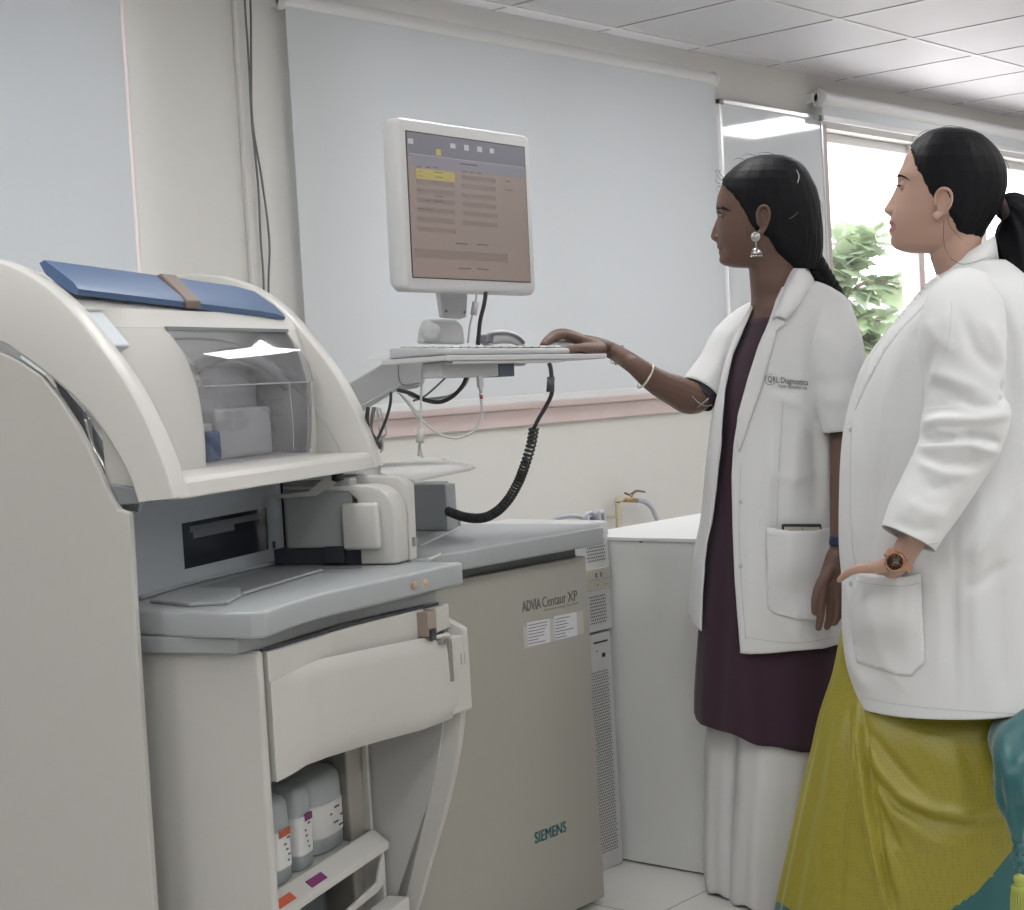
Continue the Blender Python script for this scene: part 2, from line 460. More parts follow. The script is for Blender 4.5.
# distant building
M_bld = mat('pale render', (.36, .33, .35), .8)
M_bw = mat('far window glass', (.16, .16, .19), .3)
p0 = S(875, 300, 46.); p1 = S(935, 300, 46.)
t = thing('building', 'pale flat-roofed building far outside the window', 'building', (p0.x, p0.y, -8))
bd = (p1-p0); bd.z = 0; bl_ = bd.length; bd.normalize(); bn = Vector((-bd.y, bd.x, 0))
fr = lambda a, b_, c: Vector((p0.x, p0.y, 0))+bd*a+bn*b_+Vector((0, 0, c))
zt = S(900, 285, 46.).z
bm = NB(); box(bm, -2.2, 6, 0, 8, -8, zt, .02, fr=fr); box(bm, -2.3, 6.1, -.2, 8.2, zt, zt+.12, fr=fr); obj('wall', bm, M_bld, t)
for r_ in range(4):
    for c_ in range(7):
        bm = NB(); a = -1.9+c_*1.1; z = zt-.75-r_*.95
        box(bm, a, a+.6, -.05, .02, z, z+.4, fr=fr); obj('window', bm, M_bw, t)
# ================================================================== ANALYZER
M_an = mat('analyzer off-white plastic', (.485, .475, .45), .42, bump=.05, bscale=400, var=.012)
M_an2 = mat('analyzer light plastic', (.56, .55, .525), .38, bump=.04, bscale=400)
M_slab = mat('grey worktop plastic', (.335, .355, .365), .38, bump=.05, bscale=500)
M_slabd = mat('grey recess plastic', (.20, .215, .225), .45)
M_ingrey = mat('inner grey-blue panel', (.46, .50, .54), .45)
M_dark = mat('dark interior', (.035, .038, .05), .4)
M_blue = mat('blue handle plastic', (.07, .125, .245), .4)
M_brown = mat('brown clip', (.17, .125, .10), .45)
M_inside = mat('inner shelf plastic', (.46, .455, .44), .5)
mfr = MW
AN = thing('analyzer', 'large off-white laboratory analyzer with grey worktop, arched hood and open bottle cupboard', 'analyzer', MW(2.45, 1.7, 0))
# ---- side panel
def pM(x, y, m): return WM(onM(x, y, m))
arc_in = [(1.619, 1.235), (1.70, 1.25), (1.80, 1.25), (1.90, 1.225), (2.0, 1.15), (2.06, 1.04), (2.08, .97)]
edge = [pM(x, y, 2.085)[1:] for x, y in ((20, 360), (43, 376), (62, 400), (80, 428), (97, 462), (108, 488), (120, 509), (131, 513))]
poly = [(1.412, .02)]+[(1.411, .3), (1.410, .80)]+[e for e in edge[::-1]]+[(n, z-.012) for n, z in arc_in]+[(2.09, .02)]
bm = NB(); prism(bm, [MW(2.080, n, z) for n, z in poly], MW(.014, 0, 0), .003, seg=2)
obj('side_panel', bm, M_an, AN, 'tall off-white end panel on the left')
# small cast marks near its bottom edge
bm = NB()
for i in range(3): box(bm, 2.0835, 2.086, 1.415, 1.428, .415+.012*i, .420+.012*i, fr=mfr)
obj('vent_mark', bm, M_an, AN)
# recess metal behind the side panel (grey hinge plate)
bm = NB(); pts = [pM(x, y, 2.112) for x, y in ((50, 372), (66, 395), (92, 425), (112, 455), (128, 480), (140, 500), (138, 512), (112, 508), (96, 470), (70, 415))]
prism(bm, [MW(2.112, p[1], p[2]) for p in pts], MW(.01, 0, 0)); obj('hinge_plate', bm, mat('grey metal plate', (.30, .32, .34), .35, metal=.3), AN)
bm = NB(); tube(bm, [MW(2.105, *pM(x, y, 2.105)[1:]) for x, y in ((86, 418), (92, 445), (103, 465), (112, 490))], .006, 8); obj('hinge_rod', bm, mat('brushed steel', (.55, .56, .57), .25, metal=.9), AN)
bm = NB(); pts = [pM(x, y, 2.09) for x, y in ((110, 484), (136, 488), (147, 503), (120, 505))]
prism(bm, [MW(2.088, p[1], p[2]) for p in pts], MW(.02, 0, 0), .002); obj('hinge_cap', bm, M_slabd, AN)
# ---- hood : near band, far band, bottom bar
outer = [(1.326, .990), (1.338, 1.036), (1.366, 1.106), (1.398, 1.166), (1.440, 1.224), (1.493, 1.288), (1.55, 1.334), (1.61, 1.362), (1.67, 1.376), (1.75, 1.378), (1.85, 1.36), (1.95, 1.31), (2.05, 1.21), (2.10, 1.10), (2.12, .985)]
outer = [(p.x, p.y) for p in catmull([Vector((n, z, 0)) for n, z in outer], 4)]
inner = [(1.392, .985), (1.404, 1.024), (1.428, 1.068), (1.461, 1.115), (1.505, 1.158), (1.544, 1.189), (1.584, 1.217), (1.619, 1.237)]+[(n, z) for n, z in arc_in[1:]]+[(2.085, .985)]
inner = [(p.x, p.y) for p in catmull([Vector((n, z, 0)) for n, z in inner], 4)]
def band(m0, m1, bev):
    bm = NB()
    # cross-section loops along the arch: rounded rectangle between inner and outer curve
    N = 60
    def samp(c, k):
        t = k/N*(len(c)-1); i = min(int(t), len(c)-2); f = t-i
        return (c[i][0]*(1-f)+c[i+1][0]*f, c[i][1]*(1-f)+c[i+1][1]*f)
    rings = []
    for k in range(N+1):
        o_, i_ = Vector(samp(outer, k)), Vector(samp(inner, k))
        d = (o_-i_); L = d.length; d.normalize()
        prof = []
        b = bev
        for (mm, s) in ((m0, b), (m0, L-b), (m0+b*.3, L-b*.3), (m0+b, L), (m1-b, L), (m1-b*.3, L-b*.3), (m1, L-b), (m1, b), (m1-b, 0), (m0+b, 0)):
            q = i_+d*s; prof.append(MW(mm, q.x, q.y))
        rings.append(prof)
    loft(bm, rings)
    return bm
HOOD = obj('hood', band(2.078, 2.124, .0055), M_an2, AN, 'arched white hood cover')
smooth(HOOD, 28)
o = smooth(obj('far_arch', band(2.772, 2.812, .0055), M_an2, HOOD), 28)
for ma, mb in ((2.098, 2.122), (2.774, 2.80)):
    web = [(n, z) for n, z in outer if z <= 1.30 and n < 1.6]
    bm = NB(); prism(bm, [MW(ma, n+.006, z) for n, z in web]+[MW(ma, 1.505, 1.293), MW(ma, 1.478, 1.245), MW(ma, 1.458, 1.15), MW(ma, 1.456, 1.0)], MW(mb-ma, 0, 0)); obj('arch_web', bm, M_an2, HOOD)
# bottom bar with ledge
bm = NB()
prism(bm, [MW(2.10, n, z) for n, z in ((1.3275, .986), (1.3325, 1.008), (1.338, 1.016), (1.46, 1.020), (1.46, .986))], MW(.69, 0, 0), .003)
obj('hood_lip', bm, M_an2, HOOD)
# inset face with window hole
face = [(1.452, 1.018), (1.449, 1.05), (1.449, 1.10), (1.452, 1.15), (1.460, 1.20), (1.473, 1.245), (1.492, 1.283), (1.545, 1.325), (1.61, 1.350)]
def fn(z): return float(np.interp(z, [p[1] for p in face[:8]], [p[0] for p in face[:8]]))
ZT, ZB = 1.252, 1.024
WL = lambda z: float(np.interp(z, [1.02, 1.08, 1.16, 1.21, 1.235, 1.26], [2.372, 2.370, 2.362, 2.346, 2.330, 2.312]))
WR = lambda z: float(np.interp(z, [1.02, 1.13, 1.17, 1.21, 1.25], [2.735, 2.752, 2.752, 2.745, 2.728]))
bm = NB()
zs = [1.018]+list(np.linspace(ZB, ZT, 14))+[1.268, 1.283]
def mrow(z, a, b_, n, gap=0): return [MW(a+(b_-a)*i/n, fn(z)-gap, z) for i in range(n+1)]
def mface(m, z):   # left part of the inset face bellies back toward the near band
    return fn(z)+.05*max(0, (2.23-m)/.11)**2*(1 if z < 1.27 else .6)
def row(z, a, b_, n): return [MW(a+(b_-a)*i/n, mface(a+(b_-a)*i/n, z), z) for i in range(n+1)]
t_ = NB()
sheet(t_, [row(z, 2.12, WL(z), 10) for z in zs[1:-2]])
sheet(t_, [row(z, WR(z), 2.79, 3) for z in zs[1:-2]])
sheet(t_, [row(z, 2.12, 2.79, 20) for z in (zs[0], ZB)])
sheet(t_, [row(z, 2.12, 2.79, 20) for z in (ZT, 1.268, 1.283)])
sheet(t_, [[MW(m, n, z) for m in (2.12, 2.79)] for n, z in face[6:]])
bmesh.ops.remove_doubles(t_, verts=t_.verts, dist=.0004)
bmesh.ops.recalc_face_normals(t_, faces=t_.faces)
solid(t_, .004)
merge(bm, t_)
o = obj('hood_shell', bm, M_an2, HOOD); smooth(o, 35)
bm = NB(); prism(bm, [MW(2.776, n, z) for n, z in [(1.46, 1.02)]+[(f_[0]+.004, f_[1]) for f_ in face[1:7]]+[(1.54, 1.25), (1.62, 1.285), (1.72, 1.30), (1.80, 1.28), (1.80, 1.02)]], MW(.012, 0, 0)); obj('arch_lining', bm, M_an2, HOOD)
# window pane: upper curved, lower flat, horizontal bend
M_pane = bpy.data.materials.new('smoked clear plastic'); M_pane.use_nodes = True
nt = M_pane.node_tree; nt.nodes.remove(nt.nodes['Principled BSDF'])
tr = nt.nodes.new('ShaderNodeBsdfTransparent'); tr.inputs[0].default_value = (.87, .875, .90, 1)
gl = nt.nodes.new('ShaderNodeBsdfGlossy'); gl.inputs['Roughness'].default_value = .03; gl.inputs[0].default_value = (.9, .9, .92, 1)
fz = nt.nodes.new('ShaderNodeFresnel'); fz.inputs[0].default_value = 1.6
df = nt.nodes.new('ShaderNodeBsdfDiffuse'); df.inputs[0].default_value = (.5, .5, .53, 1)
mx = nt.nodes.new('ShaderNodeMixShader'); mx2 = nt.nodes.new('ShaderNodeMixShader'); mx2.inputs[0].default_value = .05
nt.links.new(tr.outputs[0], mx2.inputs[1]); nt.links.new(df.outputs[0], mx2.inputs[2])
ge = nt.nodes.new('ShaderNodeNewGeometry'); mt = nt.nodes.new('ShaderNodeMath'); mt.operation = 'SUBTRACT'; mt.inputs[0].default_value = 1; nt.links.new(ge.outputs['Backfacing'], mt.inputs[1]); mu = nt.nodes.new('ShaderNodeMath'); mu.operation = 'MULTIPLY'; nt.links.new(fz.outputs[0], mu.inputs[0]); nt.links.new(mt.outputs[0], mu.inputs[1]); nt.links.new(mu.outputs[0], mx.inputs[0]); nt.links.new(mx2.outputs[0], mx.inputs[1]); nt.links.new(gl.outputs[0], mx.inputs[2]); nt.links.new(mx.outputs[0], nt.nodes['Material Output'].inputs[0])
bm = NB()
def pane_n(z): return fn(z)-.006 if z < 1.155 else fn(z)-.006-(.008 if z < 1.20 else .004)*1.0+max(0, z-1.20)*.2
zz = [1.022, 1.06, 1.10, 1.14, 1.154]
sheet(bm, [[MW(WL(z)-.002+(WR(z)-WL(z)+.004)*i/8, pane_n(z), z) for i in range(9)] for z in zz], .002)
zz = [1.156, 1.165, 1.19, 1.22, 1.255]
sheet(bm, [[MW(WL(z)-.002+(WR(z)-WL(z)+.004)*i/8, pane_n(z)-.002, z) for i in range(9)] for z in zz], .002)
smooth(obj('hood_window', bm, M_pane, AN, 'smoked clear window in the hood'))
bm = NB()
tube(bm, [MW(WL(1.155)+(WR(1.155)-WL(1.155))*i/6, fn(1.155)-.012, 1.155) for i in range(7)], .0018, 6)
tube(bm, [MW(WR(z), fn(z)-.010, z) for z in (1.03, 1.08, 1.13, 1.155)], .0016, 6)
tube(bm, [MW(2.672, fn(z)-.008, z) for z in (1.03, 1.08, 1.13, 1.15)], .0012, 6)
obj('window_edge', bm, mat('clear plastic edge', (.42, .43, .45), .2), AN)
bm = NB(); box(bm, WL(1.25)-.004, WR(1.25), fn(1.25)-.008, fn(1.25)+.004, 1.250, 1.256, fr=mfr)
obj('window_gasket', bm, M_slabd, AN)
# contents behind the window
bm = NB()
box(bm, 2.13, 2.77, 1.80, 1.81, 1.02, 1.17, fr=mfr); box(bm, 2.13, 2.34, 1.78, 1.80, 1.02, 1.30, fr=mfr); obj('hood_backboard', bm, mat('grey hood lining', (.65, .65, .66), .6), AN)
bm = NB()
box(bm, 2.15, 2.79, 1.47, 1.80, 1.016, 1.024, fr=mfr)
obj('hood_deck', bm, M_inside, AN)
bm = NB(); box(bm, 2.50, 2.70, 1.50, 1.60, 1.026, 1.115, .006, fr=mfr)
box(bm, 2.60, 2.78, 1.56, 1.64, 1.026, 1.20, .03, fr=mfr)
obj('reagent_housing', bm, M_an2, AN)
bm = NB(); box(bm, 2.42, 2.49, 1.50, 1.58, 1.026, 1.092, .005, fr=mfr); obj('reagent_block', bm, M_an2, AN)
bm = NB(); box(bm, 2.435, 2.475, 1.475, 1.497, 1.026, 1.078, .006, fr=mfr); obj('blue_cap', bm, mat('dull blue plastic', (.06, .12, .24), .5), AN)
bm = NB(); tube(bm, [MW(2.60, 1.60, 1.19), MW(2.66, 1.56, 1.215), MW(2.72, 1.52, 1.195), MW(2.77, 1.50, 1.15)], .012, 8); obj('inner_arm', bm, M_an2, AN)
# blue handle bar and clip
bm = NB()
secL = [(1.502, 1.304), (1.498, 1.313), (1.506, 1.324), (1.556, 1.362), (1.566, 1.358), (1.556, 1.34), (1.515, 1.31)]
secR = [(1.480, 1.274), (1.475, 1.284), (1.482, 1.296), (1.520, 1.333), (1.530, 1.328), (1.522, 1.31), (1.50, 1.284)]
rings = []
for m_, t, k in ((2.12, 0, 1), (2.30, .28, 1), (2.50, .6, 1), (2.64, .82, 1), (2.70, .93, .9), (2.738, 1, .5)):
    S_ = [(a[0]*(1-t)+b_[0]*t, a[1]*(1-t)+b_[1]*t) for a, b_ in zip(secL, secR)]
    rings.append([MW(m_, S_[0][0]+(n-S_[0][0])*k, S_[0][1]+(z-S_[0][1])*k) for n, z in S_])
loft(bm, rings)
bmesh.ops.recalc_face_normals(bm, faces=bm.faces)
o = obj('handle_bar', bm, M_blue, AN, 'blue handle bar across the hood'); smooth(o, 30)
bm = NB()
mc = 2.405
prism(bm, [MW(mc, n, z) for n, z in ((1.486, 1.288), (1.484, 1.302), (1.494, 1.314), (1.532, 1.352), (1.542, 1.348), (1.50, 1.306), (1.492, 1.292))], MW(.048, 0, 0), .003)
obj('handle_clip', bm, M_brown, AN, 'brown clip on the blue bar')
# grey piece standing in for the shaded gap and slot under the bar at left
bm = NB()
prism(bm, [MW(2.128, n, z) for n, z in ((1.447, 1.222), (1.50, 1.285), (1.53, 1.27), (1.50, 1.20))], MW(.05, 0, 0), .004)
obj('shadow_slot', bm, M_ingrey, AN)
# ---- core body (closed mass behind everything)
bm = NB()
box(bm, 2.286, 2.79, 1.54, 2.05, .74, .99, .002, fr=mfr)
box(bm, 2.11, 2.83, 1.62, 2.10, .75, 1.0, .002, fr=mfr)
obj('core_body', bm, M_ingrey, AN)
bm = NB()
# inner wall: grey face with dark window
z0, z1 = .815, .99
box(bm, 2.11, 2.424, 1.535, 1.545, z0, z1, fr=mfr); box(bm, 2.722, 2.781, 1.535, 1.545, z0, z1, fr=mfr)
box(bm, 2.424, 2.722, 1.535, 1.545, z0, .842, fr=mfr); box(bm, 2.424, 2.722, 1.535, 1.545, .922, z1, fr=mfr)
obj('inner_wall', bm, M_ingrey, AN)
bm = NB(); box(bm, 2.42, 2.726, 1.537, 1.5385, .838, .926, fr=mfr)
obj('inner_window', bm, mat('dark acrylic', (.03, .034, .045), .12), AN, 'dark inspection window')
bm = NB(); box(bm, 2.45, 2.70, 1.5355, 1.5372, .903, .914, .0005, fr=mfr); box(bm, 2.46, 2.60, 1.5355, 1.5372, .892, .903, fr=mfr); obj('window_glint', bm, mat('painted glint grey', (.16, .17, .19), .4), AN)  # lighter grey strips paint a glint on the dark window
bm = NB(); box(bm, 2.735, 2.745, 1.5335, 1.5352, .842, .856, .001, fr=mfr); obj('warning_mark', bm, M_dark, AN)
bm = NB(); box(bm, 2.784, 2.83, 1.50, 1.61, .80, .98, fr=mfr); obj('gap_shade', bm, M_dark, AN)  # near-black block paints the shade between the parts
# ---- left worktop slab
top = [(138, 610), (200, 611.5), (250, 612), (266, 610.5), (280, 605.5), (300, 599), (325, 592), (350, 586.5), (380, 580), (407, 574), (430, 568.7), (452, 563.8), (463, 561.5)]
poly = [WM(onZ(x, y, .815)) for x, y in top]
P2 = [(p[0], p[1]) for p in poly]+[(2.70, 1.16), (2.72, 1.25), (2.82, 1.30), (2.83, 1.56), (2.11, 1.56), (2.112, 1.45)]
bm = NB(); prism(bm, [MW(m_, n, .774) for m_, n in P2], Vector((0, 0, .041)), .006, seg=3, angmin=50)
o = obj('worktop', bm, M_slab, AN, 'grey moulded worktop'); smooth(o, 35)
# under-lip bands
def inset(P, d):
    c = Vector((sum(p[0] for p in P)/len(P), sum(p[1] for p in P)/len(P)))
    return [((Vector(p)-c).normalized()*-d+Vector(p)) for p in P]
P3 = [(2.125, 1.425), (2.122, 1.262), (2.165, 1.246), (2.28, 1.245), (2.40, 1.235), (2.53, 1.20), (2.655, 1.165), (2.67, 1.30), (2.80, 1.5), (2.125, 1.5)]
bm = NB(); prism(bm, [MW(m_, n, .749) for m_, n in P3], Vector((0, 0, .026)), .003, angmin=50); obj('worktop_skirt', bm, mat('grey skirt plastic', (.30, .315, .32), .45), AN)
# details on the slab
bm = NB()
pts = [onZ(x, y, .8152) for x, y in ((150, 603), (190, 607), (228, 605), (241, 597), (241, 591), (196, 591), (170, 595))]
prism(bm, pts, Vector((0, 0, .006)), .002); obj('raised_plate', bm, M_slab, AN)
bm = NB()
pts = [onZ(x, y, .8155) for x, y in ((243, 591), (322, 569.5), (362, 568), (300, 565), (288, 564), (196, 589))]
prism(bm, pts, Vector((0, 0, .0015))); obj('trough', bm, M_slabd, AN)
bm = NB()
tube(bm, [onZ(x, y, .8185) for x, y in ((243, 594), (280, 582.5), (322, 570))], .0025, 6)
tube(bm, [onZ(x, y, .819) for x, y in ((140, 598), (210, 578), (286, 561))], .0035, 6)
obj('trough_rail', bm, M_slab, AN)
bm = NB()
for x, y in ((409, 585.5), (420, 583)):
    p = onN(x, y, WM(onZ(x, 573, .815))[1]+.003)
    w = WM(p)
    lathe(bm, [(.0001, 0), (.0066, 0), (.0066, .0012), (.0001, .0012)], MW(w[0], w[1]-.010, w[2]), MW(-.25, -1, 0), 18)
obj('sensor_dot', bm, mat('copper-coloured dots', (.50, .30, .20), .5), AN)
# ---- lower cupboard
bm = NB()
# left wall with rounded front edge
box(bm, 2.14, 2.158, 1.238, 2.05, .02, .749, .006, fr=mfr, seg=3)
obj('cupboard_side', bm, M_an, AN)
# right wall: curved front profile
prof = [pM(x, y, 2.685) for x, y in ((466, 628), (467, 660), (466, 690), (462, 740), (450, 800), (430, 870), (418, 910))]
PR = [(p[1], p[2]) for p in prof]+[(1.30, .09), (1.31, .02)]
PRc = [(v.x, v.y) for v in catmull([Vector((a, b_, 0)) for a, b_ in PR], 4)]
bm = NB(); prism(bm, [MW(2.672, n, z) for n, z in PRc+[(1.6, .02), (1.6, .749), (1.22, .749)]], MW(.022, 0, 0), .004, angmin=50)
o = obj('cupboard_side', bm, M_an, AN); smooth(o, 40)
bm = NB()   # inner lining sheet slightly recessed, leaves a lip
PI = [(n+.034, z) for n, z in PRc]
prism(bm, [MW(2.668, n, z) for n, z in PI+[(1.328, .02), (1.328, .70), (1.25, .70)]], MW(.005, 0, 0), .0015, angmin=60); obj('side_lining', bm, M_inside, AN)
bm = NB(); box(bm, 2.158, 2.672, 1.74, 1.75, .02, .749, fr=mfr); box(bm, 2.158, 2.672, 1.26, 1.74, .02, .03, fr=mfr); box(bm, 2.158, 2.672, 1.3, 1.74, .735, .749, fr=mfr)
obj('cupboard_back', bm, M_inside, AN)
# curved drawer front. plan curve in (m,n)
plan = [(2.163, 1.244), (2.205, 1.232), (2.25, 1.222), (2.30, 1.209), (2.38, 1.193), (2.46, 1.178), (2.54, 1.160), (2.61, 1.144), (2.69, 1.127)]
PLC = [(p.x, p.y) for p in catmull([Vector((a, b_, 0)) for a, b_ in plan], 6)]
def zlow(m_): return float(np.interp(m_, [2.15, 2.19, 2.24, 2.30, 2.39, 2.56, 2.70], [.545, .551, .560, .561, .557, .548, .551]))
def zhi(m_): return float(np.interp(m_, [2.16, 2.22, 2.29, 2.40, 2.60, 2.70], [.700, .702, .704, .698, .689, .687]))
bm = NB(); rows = []
nz_ = 16
for j in range(nz_+1):
    r_ = []
    for (m_, n) in [q for q in PLC if q[0] < 2.66]:
        t = j/nz_; k = min(1, max(0, (m_-2.165)/.12))
        z = zlow(m_)+(zhi(m_)-zlow(m_))*t
        nn = n+.013*min(1, (m_-2.16)/.25)-.003*k*math.sin(math.pi*t)+.010*k*(max(0, .16-t)/.16)**2+.006*k*(max(0, t-.93)/.07)**2
        r_.append(MW(m_, nn, z))
    rows.append(r_)
sheet(bm, rows, .014)
DR = obj('drawer', bm, M_an, AN, 'curved off-white drawer front'); smooth(DR, 45)
# fascia above and behind the drawer
bm = NB(); rows = []
for j, z in enumerate((.66, .70, .735, .7455)):
    rows.append([MW(m_, n+.0008+.013*min(1, (m_-2.16)/.25)+.017*min(1, max(0, (m_-2.20)/.14))**1.5, z) for (m_, n) in PLC if m_ < 2.60])
sheet(bm, rows, .012); o = obj('fascia', bm, M_an, AN); smooth(o)
bm = NB()
box(bm, 2.612, 2.672, 1.150, 1.24, .70, .744, .003, fr=mfr); obj('fascia_block', bm, M_an, AN)
bm = NB(); box(bm, 2.575, 2.611, 1.150, 1.24, .700, .742, fr=mfr); obj('slot_lining', bm, mat('brownish slot', (.30, .24, .20), .6), AN)
bm = NB(); box(bm, 2.577, 2.597, 1.145, 1.15, .692, .712, fr=mfr); obj('slot_latch', bm, M_dark, AN)
bm = NB(); rows = [[MW(m_, n+.003+.013*min(1, (m_-2.16)/.25)+.012*min(1, max(0, (m_-2.20)/.14)), z) for (m_, n) in PLC if m_ < 2.66] for z in (.7448, .7500)]
sheet(bm, rows, .004); obj('gap_shadow_strip', bm, M_dark, AN)  # near-black sheet painted as the shadow line above the fascia
# right-hand latch end of the drawer
bm = NB()
prism(bm, [MW(a, b_, .55) for a, b_ in ((2.635, 1.1375), (2.690, 1.1235), (2.698, 1.14), (2.698, 1.25), (2.64, 1.25))], Vector((0, 0, .138)), .004)
obj('drawer_end', bm, M_an, DR)
bm = NB(); box(bm, 2.625, 2.634, 1.132, 1.15, .612, .689, .002, fr=mfr); box(bm, 2.60, 2.634, 1.134, 1.16, .682, .692, .002, fr=mfr); obj('drawer_latch', bm, mat('latch metal', (.33, .32, .31), .35, metal=.6), DR)
bm = NB(); box(bm, 2.664, 2.667, 1.1285, 1.131, .635, .655, fr=mfr); box(bm, 2.674, 2.677, 1.126, 1.1285, .635, .655, fr=mfr); obj('cast_mark', bm, mat('mark grey', (.42, .40, .37), .5), DR)
# shelf tray with raised rim, lower tray
def shelf_z(x, y, n): return WM(onN(x, y, n))
bm = NB()
zs_ = .318
box(bm, 2.16, 2.664, 1.325, 1.70, zs_-.006, zs_, .002, fr=mfr)
prism(bm, [MW(2.16, n, z) for n, z in ((1.292, .296), (1.292, .310), (1.322, .332), (1.327, .330), (1.327, .310))], MW(.50, 0, 0), .002)
prism(bm, [MW(2.652, n, z) for n, z in ((1.322, .33), (1.322, .52), (1.332, .52), (1.336, .375), (1.36, .35), (1.69, .35), (1.69, .33))], MW(.010, 0, 0), .002)
obj('shelf_tray', bm, M_an2, AN)
M_pur = mat('purple label', (.20, .035, .14), .5); M_org = mat('orange-red label', (.55, .11, .05), .5)
bm = NB(); hexa(bm, [MW(2.26, 1.297, .3142), MW(2.315, 1.297, .3142), MW(2.315, 1.309, .323), MW(2.26, 1.309, .323), MW(2.26, 1.297, .3155), MW(2.315, 1.297, .3155), MW(2.315, 1.309, .3243), MW(2.26, 1.309, .3243)]); obj('label_strip', bm, M_org, AN, 'orange-red strip')
bm = NB(); hexa(bm, [MW(2.37, 1.297, .3142), MW(2.425, 1.297, .3142), MW(2.425, 1.309, .323), MW(2.37, 1.309, .323), MW(2.37, 1.297, .3155), MW(2.425, 1.297, .3155), MW(2.425, 1.309, .3243), MW(2.37, 1.309, .3243)]); obj('label_strip', bm, M_pur, AN, 'purple strip')
bm = NB()
box(bm, 2.17, 2.655, 1.31, 1.68, .168, .174, .002, fr=mfr); prism(bm, [MW(2.645, n, z) for n, z in ((1.30, .17), (1.30, .245), (1.302, .292), (1.33, .292), (1.66, .292), (1.66, .17))], MW(.010, 0, 0), .002)
prism(bm, [MW(a, 1.30, z) for a, z in ((2.645, .235), (2.655, .235), (2.655, .292), (2.648, .292), (2.62, .245), (2.50, .235), (2.50, .225), (2.62, .228))], MW(0, .006, 0), .001)
prism(bm, [MW(2.17, n, z) for n, z in ((1.30, .16), (1.30, .195), (1.308, .195), (1.312, .165))], MW(.47, 0, 0), .002)
obj('lower_tray', bm, M_an2, AN)
bm = NB(); box(bm, 2.45, 2.655, 1.255, 1.298, .05, .212, .004, fr=mfr); obj('lower_drawer', bm, M_an2, AN)
bm = NB(); box(bm, 2.20, 2.60, 1.40, 1.60, .176, .30, .004, fr=mfr); obj('waste_box', bm, M_slabd, AN)
bm = NB(); lathe(bm, [(.001, 0), (.018, 0), (.02, .02), (.018, .04), (.001, .042)], MW(2.42, 1.37, .25), seg=16)
lathe(bm, [(.03, 0), (.03, .05), (.018, .078)], MW(2.42, 1.37, .1745), seg=16); tag(obj('bottle', bm, mat('white cap plastic', (.6, .6, .6), .4), base=MW(2.42, 1.37, .1745)), 'capped bottle whose top just shows below the shelf tray', 'bottle', None)
# ---- bottles on the shelf
M_bot = bpy.data.materials.new('translucent bottle'); M_bot.use_nodes = True
b = M_bot.node_tree.nodes['Principled BSDF']; b.inputs['Base Color'].default_value = (.56, .61, .63, 1); b.inputs['Roughness'].default_value = .35; b.inputs['Transmission Weight'].default_value = .25
M_liq = mat('liquid seen through bottle', (.23, .27, .29), .4)
M_lab = mat('paper label', (.74, .74, .74), .5)
M_ink = mat('label ink', (.10, .10, .12), .6)
def superrect(cx, cy_, a, b_, z, e=4, n=28, fr=mfr):
    out = []
    for k in range(n):
        t = 2*math.pi*k/n; c, s = math.cos(t), math.sin(t)
        out.append(fr(cx+a*math.copysign(abs(c)**(2/e), c), cy_+b_*math.copysign(abs(s)**(2/e), s), z))
    return out
def bottle(cx, cy_, a, b_, z0, h, label, col, e=4, lab=(.25, .62), strip=None):
    base = MW(cx, cy_, z0)
    t = thing('reagent_bottle', label, 'bottle', base, None)
    bm = NB()
    loft(bm, [superrect(cx, cy_, a*k, b_*k, z0+h*q, e) for q, k in ((0, .9), (.03, 1), (.3, 1), (.6, 1), (.82, .99), (.90, .95), (.95, .86), (.985, .66), (1, .3))])
    smooth(obj('bottle_body', bm, M_bot, t), 60)
    bm = NB(); r_ = []
    loft(bm, [superrect(cx, cy_, a+.0012, b_+.0012, z0+h*q, e) for q in lab], caps=False)
    obj('paper_label', bm, M_lab, t)
    if strip:
        bm = NB(); q0, q1 = lab[1]-.005, lab[1]+.045
        sheet(bm, [[MW(cx+strip[1]+(strip[2]-strip[1])*i/4, cy_-b_-.0018, z0+h*q) for i in range(5)] for q in (q0-.06, q1-.03)], .0006)
        obj('colour_strip', bm, strip[0], t)
    bm = NB(); rr = random.Random(int(cx*999))
    for k in range(5):
        w = a*rr.uniform(.1, .3); xx = cx+rr.uniform(-.45, .3)*a; zc = z0+h*(lab[0]+(lab[1]-lab[0])*(.15+.15*k))
        box(bm, xx, xx+w, cy_-b_-.002, cy_-b_-.0014, zc, zc+.003, fr=mfr)
    obj('label_print', bm, M_ink, t)
    return t
bottle(2.572, 1.425, .074, .070, zs_+.0005, .146, 'large round-shouldered translucent reagent bottle, rightmost on the cupboard shelf', None, e=2.8, lab=(.20, .60))
bottle(2.455, 1.408, .030, .060, zs_+.0005, .150, 'narrow translucent bottle with purple-topped label beside the large bottle', None, e=5, lab=(.18, .62), strip=(M_pur, -.006, .020))
bottle(2.372, 1.405, .030, .060, zs_+.0005, .150, 'narrow translucent bottle with orange-topped label, partly hidden by the cupboard side', None, e=5, lab=(.18, .60), strip=(M_org, -.018, .019))

